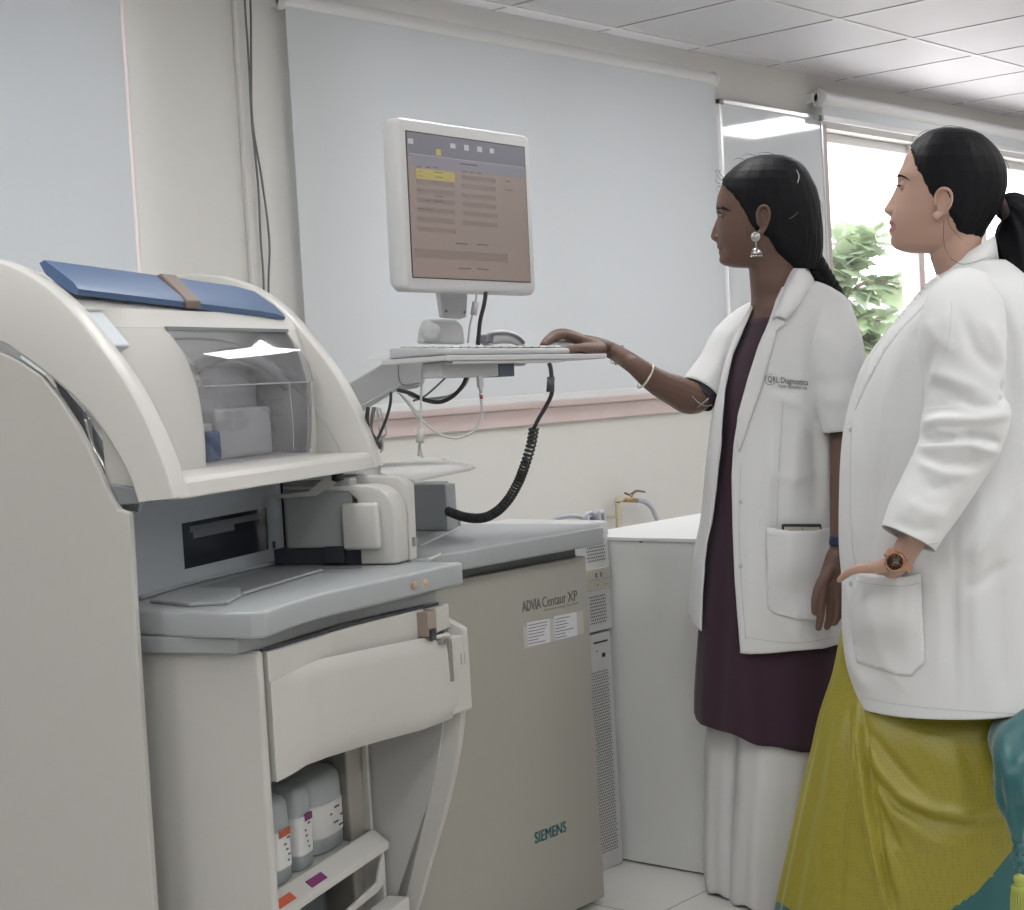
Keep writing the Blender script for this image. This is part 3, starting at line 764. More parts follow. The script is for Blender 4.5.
# ---- right module (parallel to the wall)
PX, PY = 2.731, 2.162
Z_T = .753
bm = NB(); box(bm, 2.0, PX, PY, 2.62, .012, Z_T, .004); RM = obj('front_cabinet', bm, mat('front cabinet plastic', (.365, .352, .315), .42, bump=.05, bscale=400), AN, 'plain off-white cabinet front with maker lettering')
bm = NB(); box(bm, 2.05, PX-.02, PY+.012, 2.62, Z_T, .778, .002); obj('worktop_shadow', bm, mat('worktop shade grey', (.12, .125, .13), .5), AN)  # set-back band coloured dark as the shadow under the worktop
bm = NB(); prism(bm, [Vector(p+(.777,)) for p in ((2.16, 2.128), (2.20, 2.118), (2.745, 2.122), (2.765, 2.14), (2.80, 2.175), (2.745, 2.62), (2.16, 2.62))], Vector((0, 0, .038)), .005, seg=3, angmin=30)
o = obj('worktop', bm, M_slab, AN, 'grey worktop of the right module'); smooth(o, 35)
bm = NB(); tube(bm, [onZ(x, y, .817) for x, y in ((428, 560), (437, 556), (440, 554))], .003, 6); obj('worktop_rail', bm, M_an2, AN)
bm = NB(); tube(bm, [onZ(x, y, .817) for x, y in ((420, 546), (457, 529))], .003, 6); obj('worktop_rail', bm, M_slab, AN)
# grey tower on the worktop
bm = NB()
zt_ = onY(448, 480, 2.545).z
box(bm, 2.60, 2.635, 2.44, 2.60, .815, zt_, .003); box(bm, 2.635, 2.71, 2.53, 2.60, .815, zt_, .003)
obj('tower', bm, M_slab, AN)
bm = NB(); box(bm, 2.64, 2.66, 2.525, 2.53, .83, zt_-.02, .002); box(bm, 2.62, 2.71, 2.50, 2.53, .815, .83, .002); obj('tower_rib', bm, M_slabd, AN)
# flat white tray on top
bm = NB()
prism(bm, [S(380, 476, 3.2), S(400, 481, 3.15), S(415, 482.5, 3.15), S(470, 471, 3.3), S(476, 468.5, 3.35), S(460, 465, 3.5), S(428, 459, 3.75), S(405, 463, 3.6), S(380, 470, 3.4)], Vector((0, 0, .006)), .002)
obj('top_tray', bm, M_an2, AN, 'flat white tray')
bm = NB(); prism(bm, [S(362, 478, 3.3), S(428, 459.5, 3.7), S(445, 461.5, 3.7), S(445, 458.5, 3.7), S(366, 465, 3.4)], Vector((-.01, .02, 0)))
obj('tray_back', bm, M_an2, AN)
# ---- sample station
bm = NB()
box(bm, 2.672, 2.70, 1.33, 1.47, .848, .975, .004, fr=mfr); obj('station_panel', bm, mat('grey-white panel', (.36, .37, .375), .4), AN)
bm = NB(); box(bm, 2.675, 2.72, 1.31, 1.50, .817, .847, .002, fr=mfr); box(bm, 2.668, 2.70, 1.35, 1.39, .820, .851, .002, fr=mfr); obj('station_base', bm, M_dark, AN)
# rounded white cover: profile in (n,z), extruded along m
pf = [(1.246, .817), (1.244, .90), (1.247, .925), (1.256, .943), (1.272, .955), (1.295, .961), (1.38, .961), (1.47, .966), (1.47, .958), (1.335, .95), (1.318, .935), (1.316, .90), (1.318, .817)]
bm = NB(); prism(bm, [MW(2.668, n, z) for n, z in pf], MW(.055, 0, 0), .004, seg=3); o = obj('station_cover', bm, M_an2, AN); smooth(o, 35)
pf2 = [(1.243, .817), (1.240, .955), (1.26, .972), (1.5, .985), (1.5, .817)]
bm = NB(); prism(bm, [MW(2.724, n, z) for n, z in pf2], MW(.030, 0, 0), .003, seg=2); obj('station_cover', bm, M_an2, AN)
bm = NB(); box(bm, 2.652, 2.670, 1.272, 1.345, .845, .930, .007, fr=mfr, seg=3); o = obj('station_door', bm, M_an2, AN); smooth(o, 35)
bm = NB(); prism(bm, [MW(2.655, n, z) for n, z in ((1.36, .966), (1.40, .945), (1.48, .943), (1.49, .949), (1.41, .955), (1.38, .975), (1.49, .975), (1.49, .985), (1.36, .985))], MW(.04, 0, 0), .002); obj('station_lip', bm, M_an2, AN)
bm = NB(); lathe(bm, [(.0001, 0), (.011, 0), (.011, .012), (.0001, .016)], MW(2.66, 1.35, .985), (0, 0, -1), 16); obj('knob', bm, M_blk, AN, 'black rubber stop')
bm = NB(); box(bm, 2.732, 2.742, 1.236, 1.243, .842, .858, .001, fr=mfr); obj('station_button', bm, mat('grey button', (.35, .35, .36), .4), AN)
# ---- writing on the cabinet front
M_logo = mat('dark grey lettering', (.12, .12, .12), .5); M_teal = mat('teal lettering', (.02, .27, .31), .5)
xd, yd = Vector((1, 0, 0)), Vector((0, 0, 1))
def front(x, y): return onY(x, y, PY-.0006)
a = front(522.5, 612); b_ = front(577.5, 599)
def fit_text(s, p, width, sx=1., **k):
    t = text_bm(s, 1, (0, 0, 0), (1, 0, 0), (0, 0, 1)); w = max(v.co.x for v in t.verts); t.free()
    return width/w
bm = NB()
def put(bm, s, p, size, xs, bold=0., shear=0., xdir=xd, ydir=yd, depth=.0003):
    merge(bm, text_bm(s, size, p, xdir, ydir, depth, bold, shear, xs))
h_ = .028
w1 = fit_text('ADVIA', a, 1); 
def put_w(bm, s, p, cap, width, **k):
    t = text_bm(s, 1, (0, 0, 0), (1, 0, 0), (0, 0, 1)); w = max(v.co.x for v in t.verts)-min(v.co.x for v in t.verts); t.free()
    size = cap/.69
    put(bm, s, p, size, width/(w*size), **k)
aw = front(541, 607.5).x-a.x
put_w(bm, 'ADVIA', Vector((a.x, a.y, a.z)), .021, aw, bold=.0006)
bb = front(542.2, 607.2); put_w(bm, 'Centaur', Vector((bb.x, bb.y, a.z)), .0215, front(566, 601).x-bb.x)
bb = front(568, 601); put_w(bm, 'XP', Vector((bb.x, bb.y, a.z)), .021, front(577.5, 599).x-bb.x, bold=.0003)
obj('lettering', bm, M_logo, RM)
bm = NB(); bb = front(544, 611.5); put_w(bm, 'Immunoassay System', Vector((bb.x, bb.y, bb.z)), .0065, front(578, 604).x-bb.x); obj('small_lettering', bm, mat('grey lettering', (.30, .30, .29), .5), RM)
bm = NB(); bb = front(534.8, 844); [put_w(bm, 'SIEMENS', Vector((bb.x+q_*.0009, bb.y-q_*.00004, bb.z+w_*.0006)), .0225, front(566, 832).x-bb.x) for q_, w_ in ((0, 0), (1, 0), (.5, 1), (1, 1))]; obj('maker_lettering', bm, M_teal, RM, 'teal maker lettering')
bm = NB()
def quadP(bm, pts, y, th=.0006):
    q = [onY(px_, py_, y) for px_, py_ in pts]
    prism(bm, q, Vector((0, th, 0)))
quadP(bm, ((523, 627), (583, 610), (584, 633), (524, 649)), PY-.0009); obj('clear_tape', bm, mat('clear tape', (.50, .49, .465), .25), RM)
for x0_, x1_, ya, yb in ((527, 549.5, 622.5, 618.5), (554, 576.5, 616.5, 611.8)):
    bm = NB(); quadP(bm, ((x0_, ya), (x1_, yb), (x1_+1, yb+23.5), (x0_+1, ya+24)), PY-.0016)
    st = obj('paper_label', bm, mat('sticker paper', (.62, .62, .66), .5), RM)
    bm = NB(); rr = random.Random(int(x0_))
    for k in range(7):
        yy = ya+2.5+k*3.1; xe = x0_+2+rr.uniform(8, 19)
        quadP(bm, ((x0_+1.5, yy), (xe, yy-(xe-x0_)*.19), (xe, yy-(xe-x0_)*.19+1), (x0_+1.5, yy+1)), PY-.0021, .0003)
    obj('label_print', bm, mat('faint print', (.22, .22, .25), .6), st)

# ================================================================== MONITOR ARM, TRAY, MONITOR
M_arm = mat('light grey arm plastic', (.47, .48, .49), .4)
M_mon = mat('monitor shell', (.55, .55, .555), .4)
YA = 2.30
YA = 2.42
bm = NB()
pl = [(338, 390), (346, 384), (392, 357), (404, 353), (446, 353), (446, 371), (428, 373), (424, 385), (400, 384.5), (360, 411), (338, 424)]
prism(bm, [onY(x, y, YA-.03) for x, y in pl], Vector((0, .08, 0)), .004)
T = obj('support_arm', bm, M_arm, AN, 'light grey monitor support arm')
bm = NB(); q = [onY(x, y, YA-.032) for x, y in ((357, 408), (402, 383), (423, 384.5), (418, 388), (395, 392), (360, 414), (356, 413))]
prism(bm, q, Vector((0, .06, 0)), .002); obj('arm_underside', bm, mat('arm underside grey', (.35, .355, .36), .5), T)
bm = NB(); tube(bm, [onY(x, y, YA-.034) for x, y in ((398, 358), (401, 383), (420, 383))], .0014, 5); obj('arm_seam', bm, M_slabd, T)
bm = NB(); p = onY(334, 415, YA+.03); box(bm, p.x-.03, p.x+.03, YA, YA+.06, .80, p.z+.02, .01); obj('arm_post', bm, M_arm, T)
bm = NB(); p = onY(440, 362, YA); box(bm, p.x-.03, p.x+.03, 2.20, YA+.03, p.z-.02, p.z+.012, .004); obj('arm_bracket', bm, M_arm, T)
# tray frame: origin at left end, tilted slightly down to the right
TA = onY(447, 358.5, 2.06); TB = onY(607, 356.5, 2.06)
tx = (TB-TA).normalized(); tz = Vector((0, -1, 0)).cross(tx)*-1
if tz.z < 0: tz = -tz
tlen = (TB-TA).length
def TF(a, b_, c): return TA+tx*a+Vector((0, 1, 0))*b_+tz*c     # along tray, depth, up
bm = NB(); box(bm, 0, tlen, 0, .172, -.004, .006, .002, fr=TF); obj('keyboard_tray', bm, M_mon, T)
bm = NB(); box(bm, .02, tlen*.72, .004, .03, -.010, -.0042, .001, fr=TF)
obj('tray_rail', bm, M_arm, T)
bm = NB(); box(bm, .02, .185, .035, .085, -.034, -.0045, .003, fr=TF); obj('tray_box', bm, M_arm, T)
bm = NB(); box(bm, .1855, .232, .035, .085, -.035, -.0055, .002, fr=TF); obj('tray_box_end', bm, mat('slate end cap', (.09, .11, .14), .5), T)
# monitor stand
YM = 2.12
MT = thing('monitor', 'white square computer monitor showing a brown list screen above the tray', 'monitor', (2.38, YM+.06, 1.2))
bm = NB()
p0_ = onY(424, 345, YM+.08); p1_ = onY(465, 345, YM+.08); zt2 = onY(440, 322, YM+.08).z
prism(bm, [onY(x, y, YM+.09) for x, y in ((424, 343), (466, 344), (464, 326), (457, 319), (430, 319), (426, 328))], Vector((0, .022, 0)), .005)
obj('stand_base', bm, M_arm, MT)
bm = NB(); prism(bm, [onY(x, y, YM+.10) for x, y in ((439, 290), (468, 293), (467, 317), (461, 319), (443, 317))], Vector((0, .012, 0)), .003); obj('stand_neck', bm, M_arm, MT)
bm = NB(); lathe(bm, [(.0001, 0), (.02, 0), (.02, .02), (.0001, .012)], onY(431, 333, YM+.095), (-1, -1, 0), 20); obj('stand_hinge', bm, M_arm, MT)
bm = NB()
bm.free()
for x, y in ((446, 311), (464.5, 312)):
    bm = NB(); lathe(bm, [(.0001, 0), (.003, 0), (.003, .002), (.0001, .002)], onY(x, y, YM+.0995), (0, -1, 0), 12); obj('screw', bm, M_slabd, MT)
# shell
c = [onY(405, 290.5, YM), onY(538.5, 295, YM), onY(527.5, 134.5, YM), onY(397, 116.5, YM)]
mx_ = ((c[1]-c[0]).normalized()); mz = ((c[3]-c[0]).normalized()+(c[2]-c[1]).normalized()).normalized(); mx_ = Vector((mx_.x, 0, mx_.z)).normalized()
MWd = .5*((c[1]-c[0]).length+(c[2]-c[3]).length); MHt = .5*((c[3]-c[0]).length+(c[2]-c[1]).length)
my = mz.cross(mx_).normalized()
mz = mx_.cross(my).normalized(); 
if mz.z < 0: mz = -mz
if my.y < 0: my = -my
MO = .25*(c[0]+c[1]+c[2]+c[3])
def MF(a, b_, c_): return MO+mx_*a+my*b_+mz*c_
w2, h2 = MWd/2, MHt/2
def rrect(a, b_, r, y, n=5):
    out = []
    for cx, cz, s in ((a-r, b_-r, 0), (-(a-r), b_-r, 90), (-(a-r), -(b_-r), 180), (a-r, -(b_-r), 270)):
        for k in range(n+1):
            t = math.radians(s+90*k/n); out.append(MF(cx+r*math.cos(t), y, cz+r*math.sin(t)))
    return out
sx0, sx1, sz0, sz1 = -w2+.021, w2-.021, -h2+.026, h2-.027
bm = NB()
loft(bm, [rrect(w2-.03, h2-.03, .02, .052), rrect(w2-.008, h2-.008, .016, .046), rrect(w2, h2, .014, .03), rrect(w2, h2, .014, .008), rrect(w2-.003, h2-.003, .013, .001), rrect(w2-.007, h2-.007, .011, -.0012)], caps=True)
o = obj('shell', bm, M_mon, MT); smooth(o, 40)
M_scr = bpy.data.materials.new('screen brown'); 
def scr(name, col, s=.36): return mat(name, tuple(v*.10 for v in col), .25, emit=col, estr=s)
bm = NB(); box(bm, sx0-.002, sx1+.002, -.0022, -.0008, sz0-.002, sz1+.002, fr=MF); obj('screen_border', bm, M_blk, MT)
SB = scr('lit screen brown', srgb((142, 128, 122)), .36)
bm = NB(); box(bm, sx0, sx1, -.0028, -.0016, sz0, sz1, fr=MF); SCR = obj('screen', bm, SB, MT, 'lit screen')
def U(px_, py_):   # zoom-picture coords (825x910 crop of the screen area) to screen u,v
    y0l = 30+(px_-45)*(118-30)/(722-45); y1l = 868+(px_-115)*(893-868)/(780-115)
    v = (py_-y0l)/(y1l-y0l); xl = 45+v*(115-45); xr = 722+v*(780-722)
    return (px_-xl)/(xr-xl), v
def sq(bm, x0_, y0_, x1_, y1_, lay=1):
    u0, v0 = U(x0_, y0_); u1, v1 = U(x1_, y0_+(y1_-y0_)); u1 = u0+(x1_-x0_)/672; v1 = v0+(y1_-y0_)/805
    a_, b2 = sx0+(sx1-sx0)*u0, sx0+(sx1-sx0)*min(u1, .998); c_, d_ = sz1-(sz1-sz0)*v1, sz1-(sz1-sz0)*v0
    box(bm, a_, b2, -.0028-.0002*lay, -.0026, c_, d_, fr=MF)
def items(name, mt, L, lay=1):
    bm = NB()
    for q in L: sq(bm, *q, lay=lay)
    obj(name, bm, mt, SCR)
items('toolbar', scr('screen toolbar', srgb((112, 111, 120))), [(47, 32, 722, 160)])
items('title_bar', scr('screen title', srgb((128, 126, 134))), [(75, 165, 720, 225)], 2)
items('divider', scr('screen line', srgb((160, 158, 164))), [(60, 156, 722, 160)], 3)
for q_ in [(52, 70, 80, 98), (283, 95, 312, 122), (362, 103, 388, 135), (437, 112, 465, 142), (510, 122, 536, 150)]: items('toolbar_icon', scr('screen icon', srgb((176, 176, 182))), [q_], 3)
items('yellow_icon', scr('screen yellow', srgb((168, 154, 96))), [(205, 128, 232, 165), (103, 243, 312, 300)], 4)
items('field_row', scr('screen field', srgb((129, 116, 112))), [(108, 302, 312, 330), (112, 355, 316, 385), (116, 410, 320, 438), (118, 465, 322, 492), (120, 520, 326, 548), (124, 578, 332, 604), (356, 278, 550, 304), (358, 328, 552, 354), (362, 382, 556, 408), (366, 434, 560, 460), (368, 486, 565, 512), (370, 540, 568, 568), (110, 705, 640, 755)], 2)
items('screen_print', scr('screen print', srgb((92, 82, 80))), [(106, 232, 130, 236), (155, 234, 180, 238), (196, 236, 222, 240), (115, 258, 130, 261), (200, 262, 250, 265), (115, 285, 140, 288), (205, 290, 250, 293), (210, 400, 255, 404), (112, 366, 140, 370), (165, 425, 185, 430), (205, 428, 260, 433), (120, 473, 150, 477), (165, 478, 195, 482), (355, 256, 385, 260), (400, 260, 425, 264), (440, 264, 465, 268), (345, 210, 440, 216), (612, 310, 635, 314), (608, 360, 655, 364), (335, 672, 400, 677), (455, 678, 518, 683), (355, 815, 425, 820), (460, 818, 525, 823), (385, 745, 400, 749)], 5)
# keyboard
KB = thing('keyboard', 'off-white keyboard lying on the tray under the monitor', 'keyboard', TF(.16, .08, .006))
k0 = .004; k1 = (onY(566, 345, 2.08)-TA).dot(tx)
bm = NB(); hexa(bm, [TF(k0, .010, .0065), TF(k1, .010, .0065), TF(k1, .155, .0065), TF(k0, .155, .0065), TF(k0, .008, .020), TF(k1, .008, .018), TF(k1, .155, .026), TF(k0, .155, .028)], 0, .005, 3)
smooth(obj('keyboard_body', bm, M_arm, KB), 40)
bm = NB()
for r_ in range(5):
    for c_ in range(15):
        a_ = k0+.012+(k1-k0-.024)*c_/15; b2 = .02+r_*.025
        box(bm, a_, a_+(k1-k0-.024)/15*.86, b2, b2+.019, .019+b2*.055, .0235+b2*.055, .002, fr=TF, seg=1)
o = obj('keys', bm, M_mon, KB)
# barcode scanner
BS = thing('barcode_scanner', 'small white and dark handheld scanner behind the keyboard', 'barcode scanner', TF(.2, .16, .006))
bm = NB()
pp = [onY(x, y, 2.222) for x, y in ((487, 343), (488, 337), (495, 334), (508, 334), (518, 338), (523, 344))]
rr_ = [.012, .017, .019, .018, .014, .006]
tube(bm, [p+Vector((0, 0, -.006)) for p in pp], [r_*.8 for r_ in rr_], 12); smooth(obj('scanner_body', bm, M_mon, BS))
bm = NB(); tube(bm, [onY(x, y, 2.205) for x, y in ((487, 342), (489, 335), (498, 333.2), (509, 333.6), (518, 337), (524, 343))], .0035, 8); obj('scanner_trim', bm, mat('scanner dark trim', (.16, .17, .19), .4), BS)
bm = NB(); prism(bm, [onY(x, y, 2.203) for x, y in ((486, 343), (487, 335), (495, 333), (493, 343))], Vector((0, .03, 0)), .002); obj('scanner_nose', bm, mat('scanner dark trim', (.16, .17, .19), .4), BS)
# mouse
mc_ = TF((onY(560, 350, 2.13)-TA).dot(tx), .07, .0065)
bm = NB(); rings = []
for i in range(9):
    t = i/8; a_ = -.052+.104*t; hh = .030*math.sin(math.pi*min(1, (t*.92+.04)))**.55; ww = .029*math.sin(math.pi*(t*.9+.05))**.4
    rings.append([mc_+tx*a_+Vector((0, 1, 0))*(ww*math.cos(u_))+tz*(max(0, math.sin(u_))*hh+(.002 if math.sin(u_) < 0 else 0)) for u_ in [2*math.pi*k/20 for k in range(20)]])
loft(bm, rings); MOU = smooth(obj('mouse', bm, M_arm, base=mc_)); tag(MOU, 'light grey computer mouse under the hand of the woman in the maroon dress', 'mouse')

# ================================================================== CABLES
def cable(label, pts, r, m, parent=None, name='cable', seg=7, sub=None):
    P = [S(*p) for p in pts]; zmin = min(P, key=lambda p: p.z)
    t = thing(name, label, 'cable', zmin)
    bm = NB(); tube(bm, P, r, seg); obj('cord', bm, m, t)
    return t
# coiled cord
CC = thing('coiled_cord', 'black coiled cord hanging from the tray to the analyzer worktop', 'cord', S(475, 522, 3.45))
bm = NB(); tube(bm, [S(x, y, d) for x, y, d in ((549, 363, 3.12), (551, 370, 3.12), (552, 392, 3.12), (545, 408, 3.14), (539, 418, 3.15), (534, 428, 3.16))], .0042, 8); obj('cord', bm, M_blk, CC)
bm = NB(); p = S(550.5, 383.5, 3.12); tube(bm, [S(551, 377, 3.12), S(550, 392, 3.12)], .0095, 4, sm=False); obj('ferrite', bm, mat('ferrite shell', (.05, .055, .065), .4), CC)
path = catmull([S(x, y, d) for x, y, d in ((534, 428, 3.16), (531, 445, 3.18), (525, 465, 3.2), (518, 483, 3.24), (508, 500, 3.28), (496, 512, 3.32), (482, 518, 3.36), (465, 517, 3.42), (447, 511, 3.48))], 60)
bm = NB(); L = 0; acc = [0]
for i in range(1, len(path)): L += (path[i]-path[i-1]).length; acc.append(L)
hel = []; NT = 47
for k in range(NT*9):
    s = k/(NT*9-1)*L; i = min(len(path)-2, max(0, int(np.searchsorted(acc, s))-1)); f_ = (s-acc[i])/max(1e-9, acc[i+1]-acc[i])
    p = path[i].lerp(path[i+1], f_); tg = (path[i+1]-path[i]).normalized(); a_ = tg.cross(FW).normalized(); b2 = tg.cross(a_)
    th = 2*math.pi*NT*s/L; hel.append(p+(a_*math.cos(th)+b2*math.sin(th))*.0082)
tube(bm, hel, .0028, 6, sm=False); obj('coil', bm, M_blk, CC)
WC = cable('white cable hanging straight down from the tray through a pale ferrite bead', [(424, 360, 3.15), (422, 375, 3.15), (421, 400, 3.15), (420.5, 430, 3.15), (418.5, 456, 3.16)], .0024, M_mon)
bm = NB(); tube(bm, [S(421.5, 428, 3.15), S(419.5, 443, 3.15)], .0075, 10, sm=False); obj('ferrite', bm, M_an2, WC)
bm = NB(); tube(bm, [S(420.5, 440, 3.15), S(421, 450, 3.15), S(422.5, 458, 3.16)], .0016, 6); obj('cord', bm, M_mon, WC)
c2 = cable('grey-white cable looping low from a plug under the tray', [(480, 393, 3.15), (482, 408, 3.15), (481, 418, 3.15), (474, 430, 3.15), (461, 437, 3.15), (448, 437, 3.15), (435, 431, 3.16), (422, 420, 3.17), (408, 402, 3.2), (398, 392, 3.22)], .0026, M_mon)
bm = NB(); box(bm, -.006, .006, -.004, .004, -.026, 0, .001, fr=lambda a_, b2, c_: S(479.5, 374, 3.15)+Vector((a_, b2, c_))); tube(bm, [S(480, 385, 3.15), S(481, 393, 3.15)], [.005, .003], 8, sm=False); obj('plug', bm, M_arm, c2)
bm = NB(); tube(bm, [S(481, 395, 3.15), S(481.6, 399, 3.15)], .0033, 8, sm=False); obj('red_band', bm, mat('red band', (.35, .06, .05), .5), c2)
cable('thick black cable arcing under the tray from arm to monitor', [(468, 372, 3.2), (463, 385, 3.2), (453, 396, 3.2), (440, 402, 3.2), (425, 400, 3.2), (410, 393, 3.2), (398, 390, 3.22)], .0042, M_blk)
cable('light grey cable arcing beside the thick black one under the tray', [(470, 373, 3.22), (464, 386, 3.22), (452, 395, 3.22), (440, 398, 3.22), (420, 399, 3.22), (408, 394, 3.22)], .0032, M_cab)
cable('thin grey cable slanting up from the arm to the tray box', [(452, 371, 3.2), (440, 383, 3.2), (425, 396, 3.2), (413, 401, 3.2)], .002, M_gcab)
cable('thin light cable dropping from the arm to the white cable', [(399, 393, 3.2), (408, 404, 3.2), (415, 414, 3.18), (421, 423, 3.16)], .0016, M_cab)
cable('black cable hanging and crossing below the support arm', [(368, 407, 3.1), (367, 420, 3.1), (369, 430, 3.1), (376, 440, 3.1), (381, 447, 3.1)], .0042, M_blk)
cable('thin black cable curving from the arm down to the hood', [(391, 392, 3.1), (390, 405, 3.1), (385, 422, 3.1), (377, 440, 3.1), (368, 457, 3.1)], .003, M_blk)
cable('short black cable end pointing left below the support arm', [(375, 407, 3.12), (372, 420, 3.12), (370, 428, 3.12), (362, 436, 3.12)], .0026, M_gcab)
cable('grey cable bundle looped under the support arm', [(376, 407, 3.15), (380, 430, 3.15), (383, 445, 3.15), (380, 452, 3.15), (370, 450, 3.15), (364, 445, 3.15), (372, 443, 3.15), (384, 436, 3.15), (386, 430, 3.15), (380, 408, 3.15)], .0022, M_cab)
cable('second grey cable bundle looped under the support arm', [(373, 407, 3.17), (371, 425, 3.17), (376, 442, 3.17), (383, 449, 3.17), (376, 447, 3.17), (365, 448, 3.17), (374, 454, 3.17), (382, 450, 3.17), (381, 440, 3.17), (377, 408, 3.17)], .0022, M_gcab)
cable('black cable behind the monitor stand dropping to the tray', [(486, 292, 3.2), (484, 305, 3.2), (480, 322, 3.2), (478, 345, 3.2)], .0042, M_blk)
cx_ = cable('grey cable with a bead behind the monitor stand', [(477, 292, 3.18), (475, 305, 3.18), (470, 325, 3.18), (468, 343, 3.18)], .002, M_cab)
bm = NB(); tube(bm, [S(475.5, 302, 3.18), S(473.5, 315, 3.18)], .0065, 8, sm=False); obj('bead', bm, M_cab, cx_)

# ================================================================== WHITE CABINET
WCN = thing('cabinet', 'low plain white cabinet standing between the computers and the women', 'cabinet', (3.3, 2.23, 0))
M_wc = mat('white laminate', (.80, .805, .80), .32, bump=.03, bscale=300)
bm = NB(); box(bm, 2.994, 3.62, 2.052, 2.405, .004, .755, .002); obj('body', bm, M_wc, WCN)
bm = NB(); box(bm, 2.987, 3.625, 2.046, 2.411, .755, .763, .001); obj('top', bm, M_wc, WCN)
bm = NB(); p = onX(641, 541, 2.994); lathe(bm, [(.0001, 0), (.0045, 0), (.004, .003), (.0001, .003)], p, (-1, 0, 0), 16); obj('lock', bm, M_slabd, WCN)
# ================================================================== COMPUTER TOWERS
M_pc = mat('computer case plastic', (.60, .60, .60), .4); M_mesh = mat('vent holes', (.07, .07, .075), .6); M_beige = mat('beige drive panel', (.48, .455, .385), .45)
def holes(bm, p0, ux, uz, nx_, nz2, dx, dz, w, h, y):
    for i in range(nz2):
        for j in range(nx_):
            a_ = p0.x+(j+(.5 if i % 2 else 0))*dx; c_ = p0.z-i*dz
            addmesh(bm, [Vector((a_-w, y, c_)), Vector((a_, y, c_-h)), Vector((a_+w, y, c_)), Vector((a_, y, c_+h))], [(0, 1, 2, 3)])
LC = thing('computer_tower', 'tall grey-white computer tower standing on the floor behind the analyzer edge', 'computer', (2.9, 2.42, 0))
bm = NB(); box(bm, 2.80, 2.981, 2.30, 2.60, .0, .546, .004); obj('case', bm, M_pc, LC)
bm = NB(); holes(bm, Vector((2.903, 0, .458)), 0, 0, 9, 62, .0068, .0068, .0025, .0025, 2.2994); o = obj('vent_grille', bm, M_mesh, LC)
bm = NB(); box(bm, 2.915, 2.965, 2.298, 2.301, .524, .528); box(bm, 2.944, 2.954, 2.298, 2.301, .490, .499); obj('drive_slot', bm, M_blk, LC)
bm = NB(); lathe(bm, [(.0001, 0), (.002, 0), (.002, .001), (.0001, .001)], (2.925, 2.2985, .506), (0, 1, 0), 10); obj('led', bm, M_slabd, LC)
UC = thing('computer_tower', 'upper grey-white computer with beige drive panel stacked on the floor-standing tower', 'computer', (2.9, 2.42, .55))
bm = NB(); box(bm, 2.80, 2.987, 2.297, 2.60, .551, .802, .004); obj('case', bm, M_pc, UC)
bm = NB(); holes(bm, Vector((2.905, 0, .632)), 0, 0, 9, 9, .0068, .0075, .0026, .0028, 2.2964); obj('vent_grille', bm, M_mesh, UC)
bm = NB(); holes(bm, Vector((2.905, 0, .782)), 0, 0, 10, 10, .0068, .0075, .0026, .0028, 2.2964); obj('vent_grille', bm, M_mesh, UC)
bm = NB(); box(bm, 2.86, 2.984, 2.292, 2.298, .648, .696, .001); DP = obj('drive_panel', bm, M_beige, UC)
bm = NB()
for a_ in (2.925, 2.942): box(bm, a_, a_+.008, 2.2905, 2.2925, .676, .687, .001)
box(bm, 2.906, 2.982, 2.2912, 2.2925, .6705, .6715); box(bm, 2.957, 2.974, 2.2912, 2.2925, .657, .658); box(bm, 2.93, 2.934, 2.2912, 2.2925, .657, .661)
obj('drive_button', bm, M_slabd, DP)
# tubing on the worktop corner
M_tube = mat('milky tubing', (.52, .53, .62), .3, trans=.2)
bm = NB(); tube(bm, [onY(x, y, 2.50) for x, y in ((548, 524), (556, 519), (568, 516), (580, 517), (592, 522), (598, 526))], .006, 10)
tag(obj('tubing', bm, M_tube, base=onY(548, 524, 2.5)), 'milky plastic tube looping over the far corner of the worktop', 'tube')
bm = NB(); tube(bm, [onY(x, y, 2.36) for x, y in ((587, 526), (586, 517), (590, 513), (596, 516), (600, 522))], .0055, 10); tube(bm, [onY(x, y, 2.34) for x, y in ((598, 520), (599, 513), (603, 513), (605, 525), (606, 535))], .0055, 10)
o = tag(obj('tubing', bm, M_tube, base=onY(600, 522, 2.36)), 'short looped milky tube beside the white cabinet corner', 'tube')
bm = NB(); box(bm, -.012, .012, -.008, .008, -.012, .012, .003, fr=lambda a_, b2, c_: onY(595, 521, 2.35)+Vector((a_, b2, c_))); obj('tube_fitting', bm, M_slabd, o)
# ================================================================== WALL TAP
YP = 3.75
PT = thing('water_tap', 'cream water pipe with brass valve and hose on the wall above the white cabinet', 'pipe', onY(619, 530, YP))
bm = NB(); tube(bm, [onY(620, 600, YP), onY(619, 530, YP), onY(618.5, 512, YP), onY(618, 503, YP)], .0125, 12)
tube(bm, [onY(617.7, 502, YP), onY(618.5, 498.8, YP), onY(622, 498.5, YP), onY(628, 499, YP)], .0125, 12)
M_cream = mat('cream pipe', (.56, .50, .38), .45)
obj('pipe', bm, M_cream, PT)
bm = NB()
for y in (515.5, 518): lathe(bm, [(.0001, 0), (.0155, 0), (.0155, .006), (.0001, .006)], onY(618.6, y, YP), (0, 0, 1), 14)
lathe(bm, [(.0001, 0), (.016, 0), (.016, .012), (.0001, .012)], onY(618.6, 501.5, YP), (0, 0, 1), 14)
box(bm, -.02, .02, 0, .06, -.006, .006, .002, fr=lambda a_, b2, c_: onY(617, 516.5, YP)+Vector((a_, b2, c_)))
obj('pipe_collar', bm, M_cream, PT)
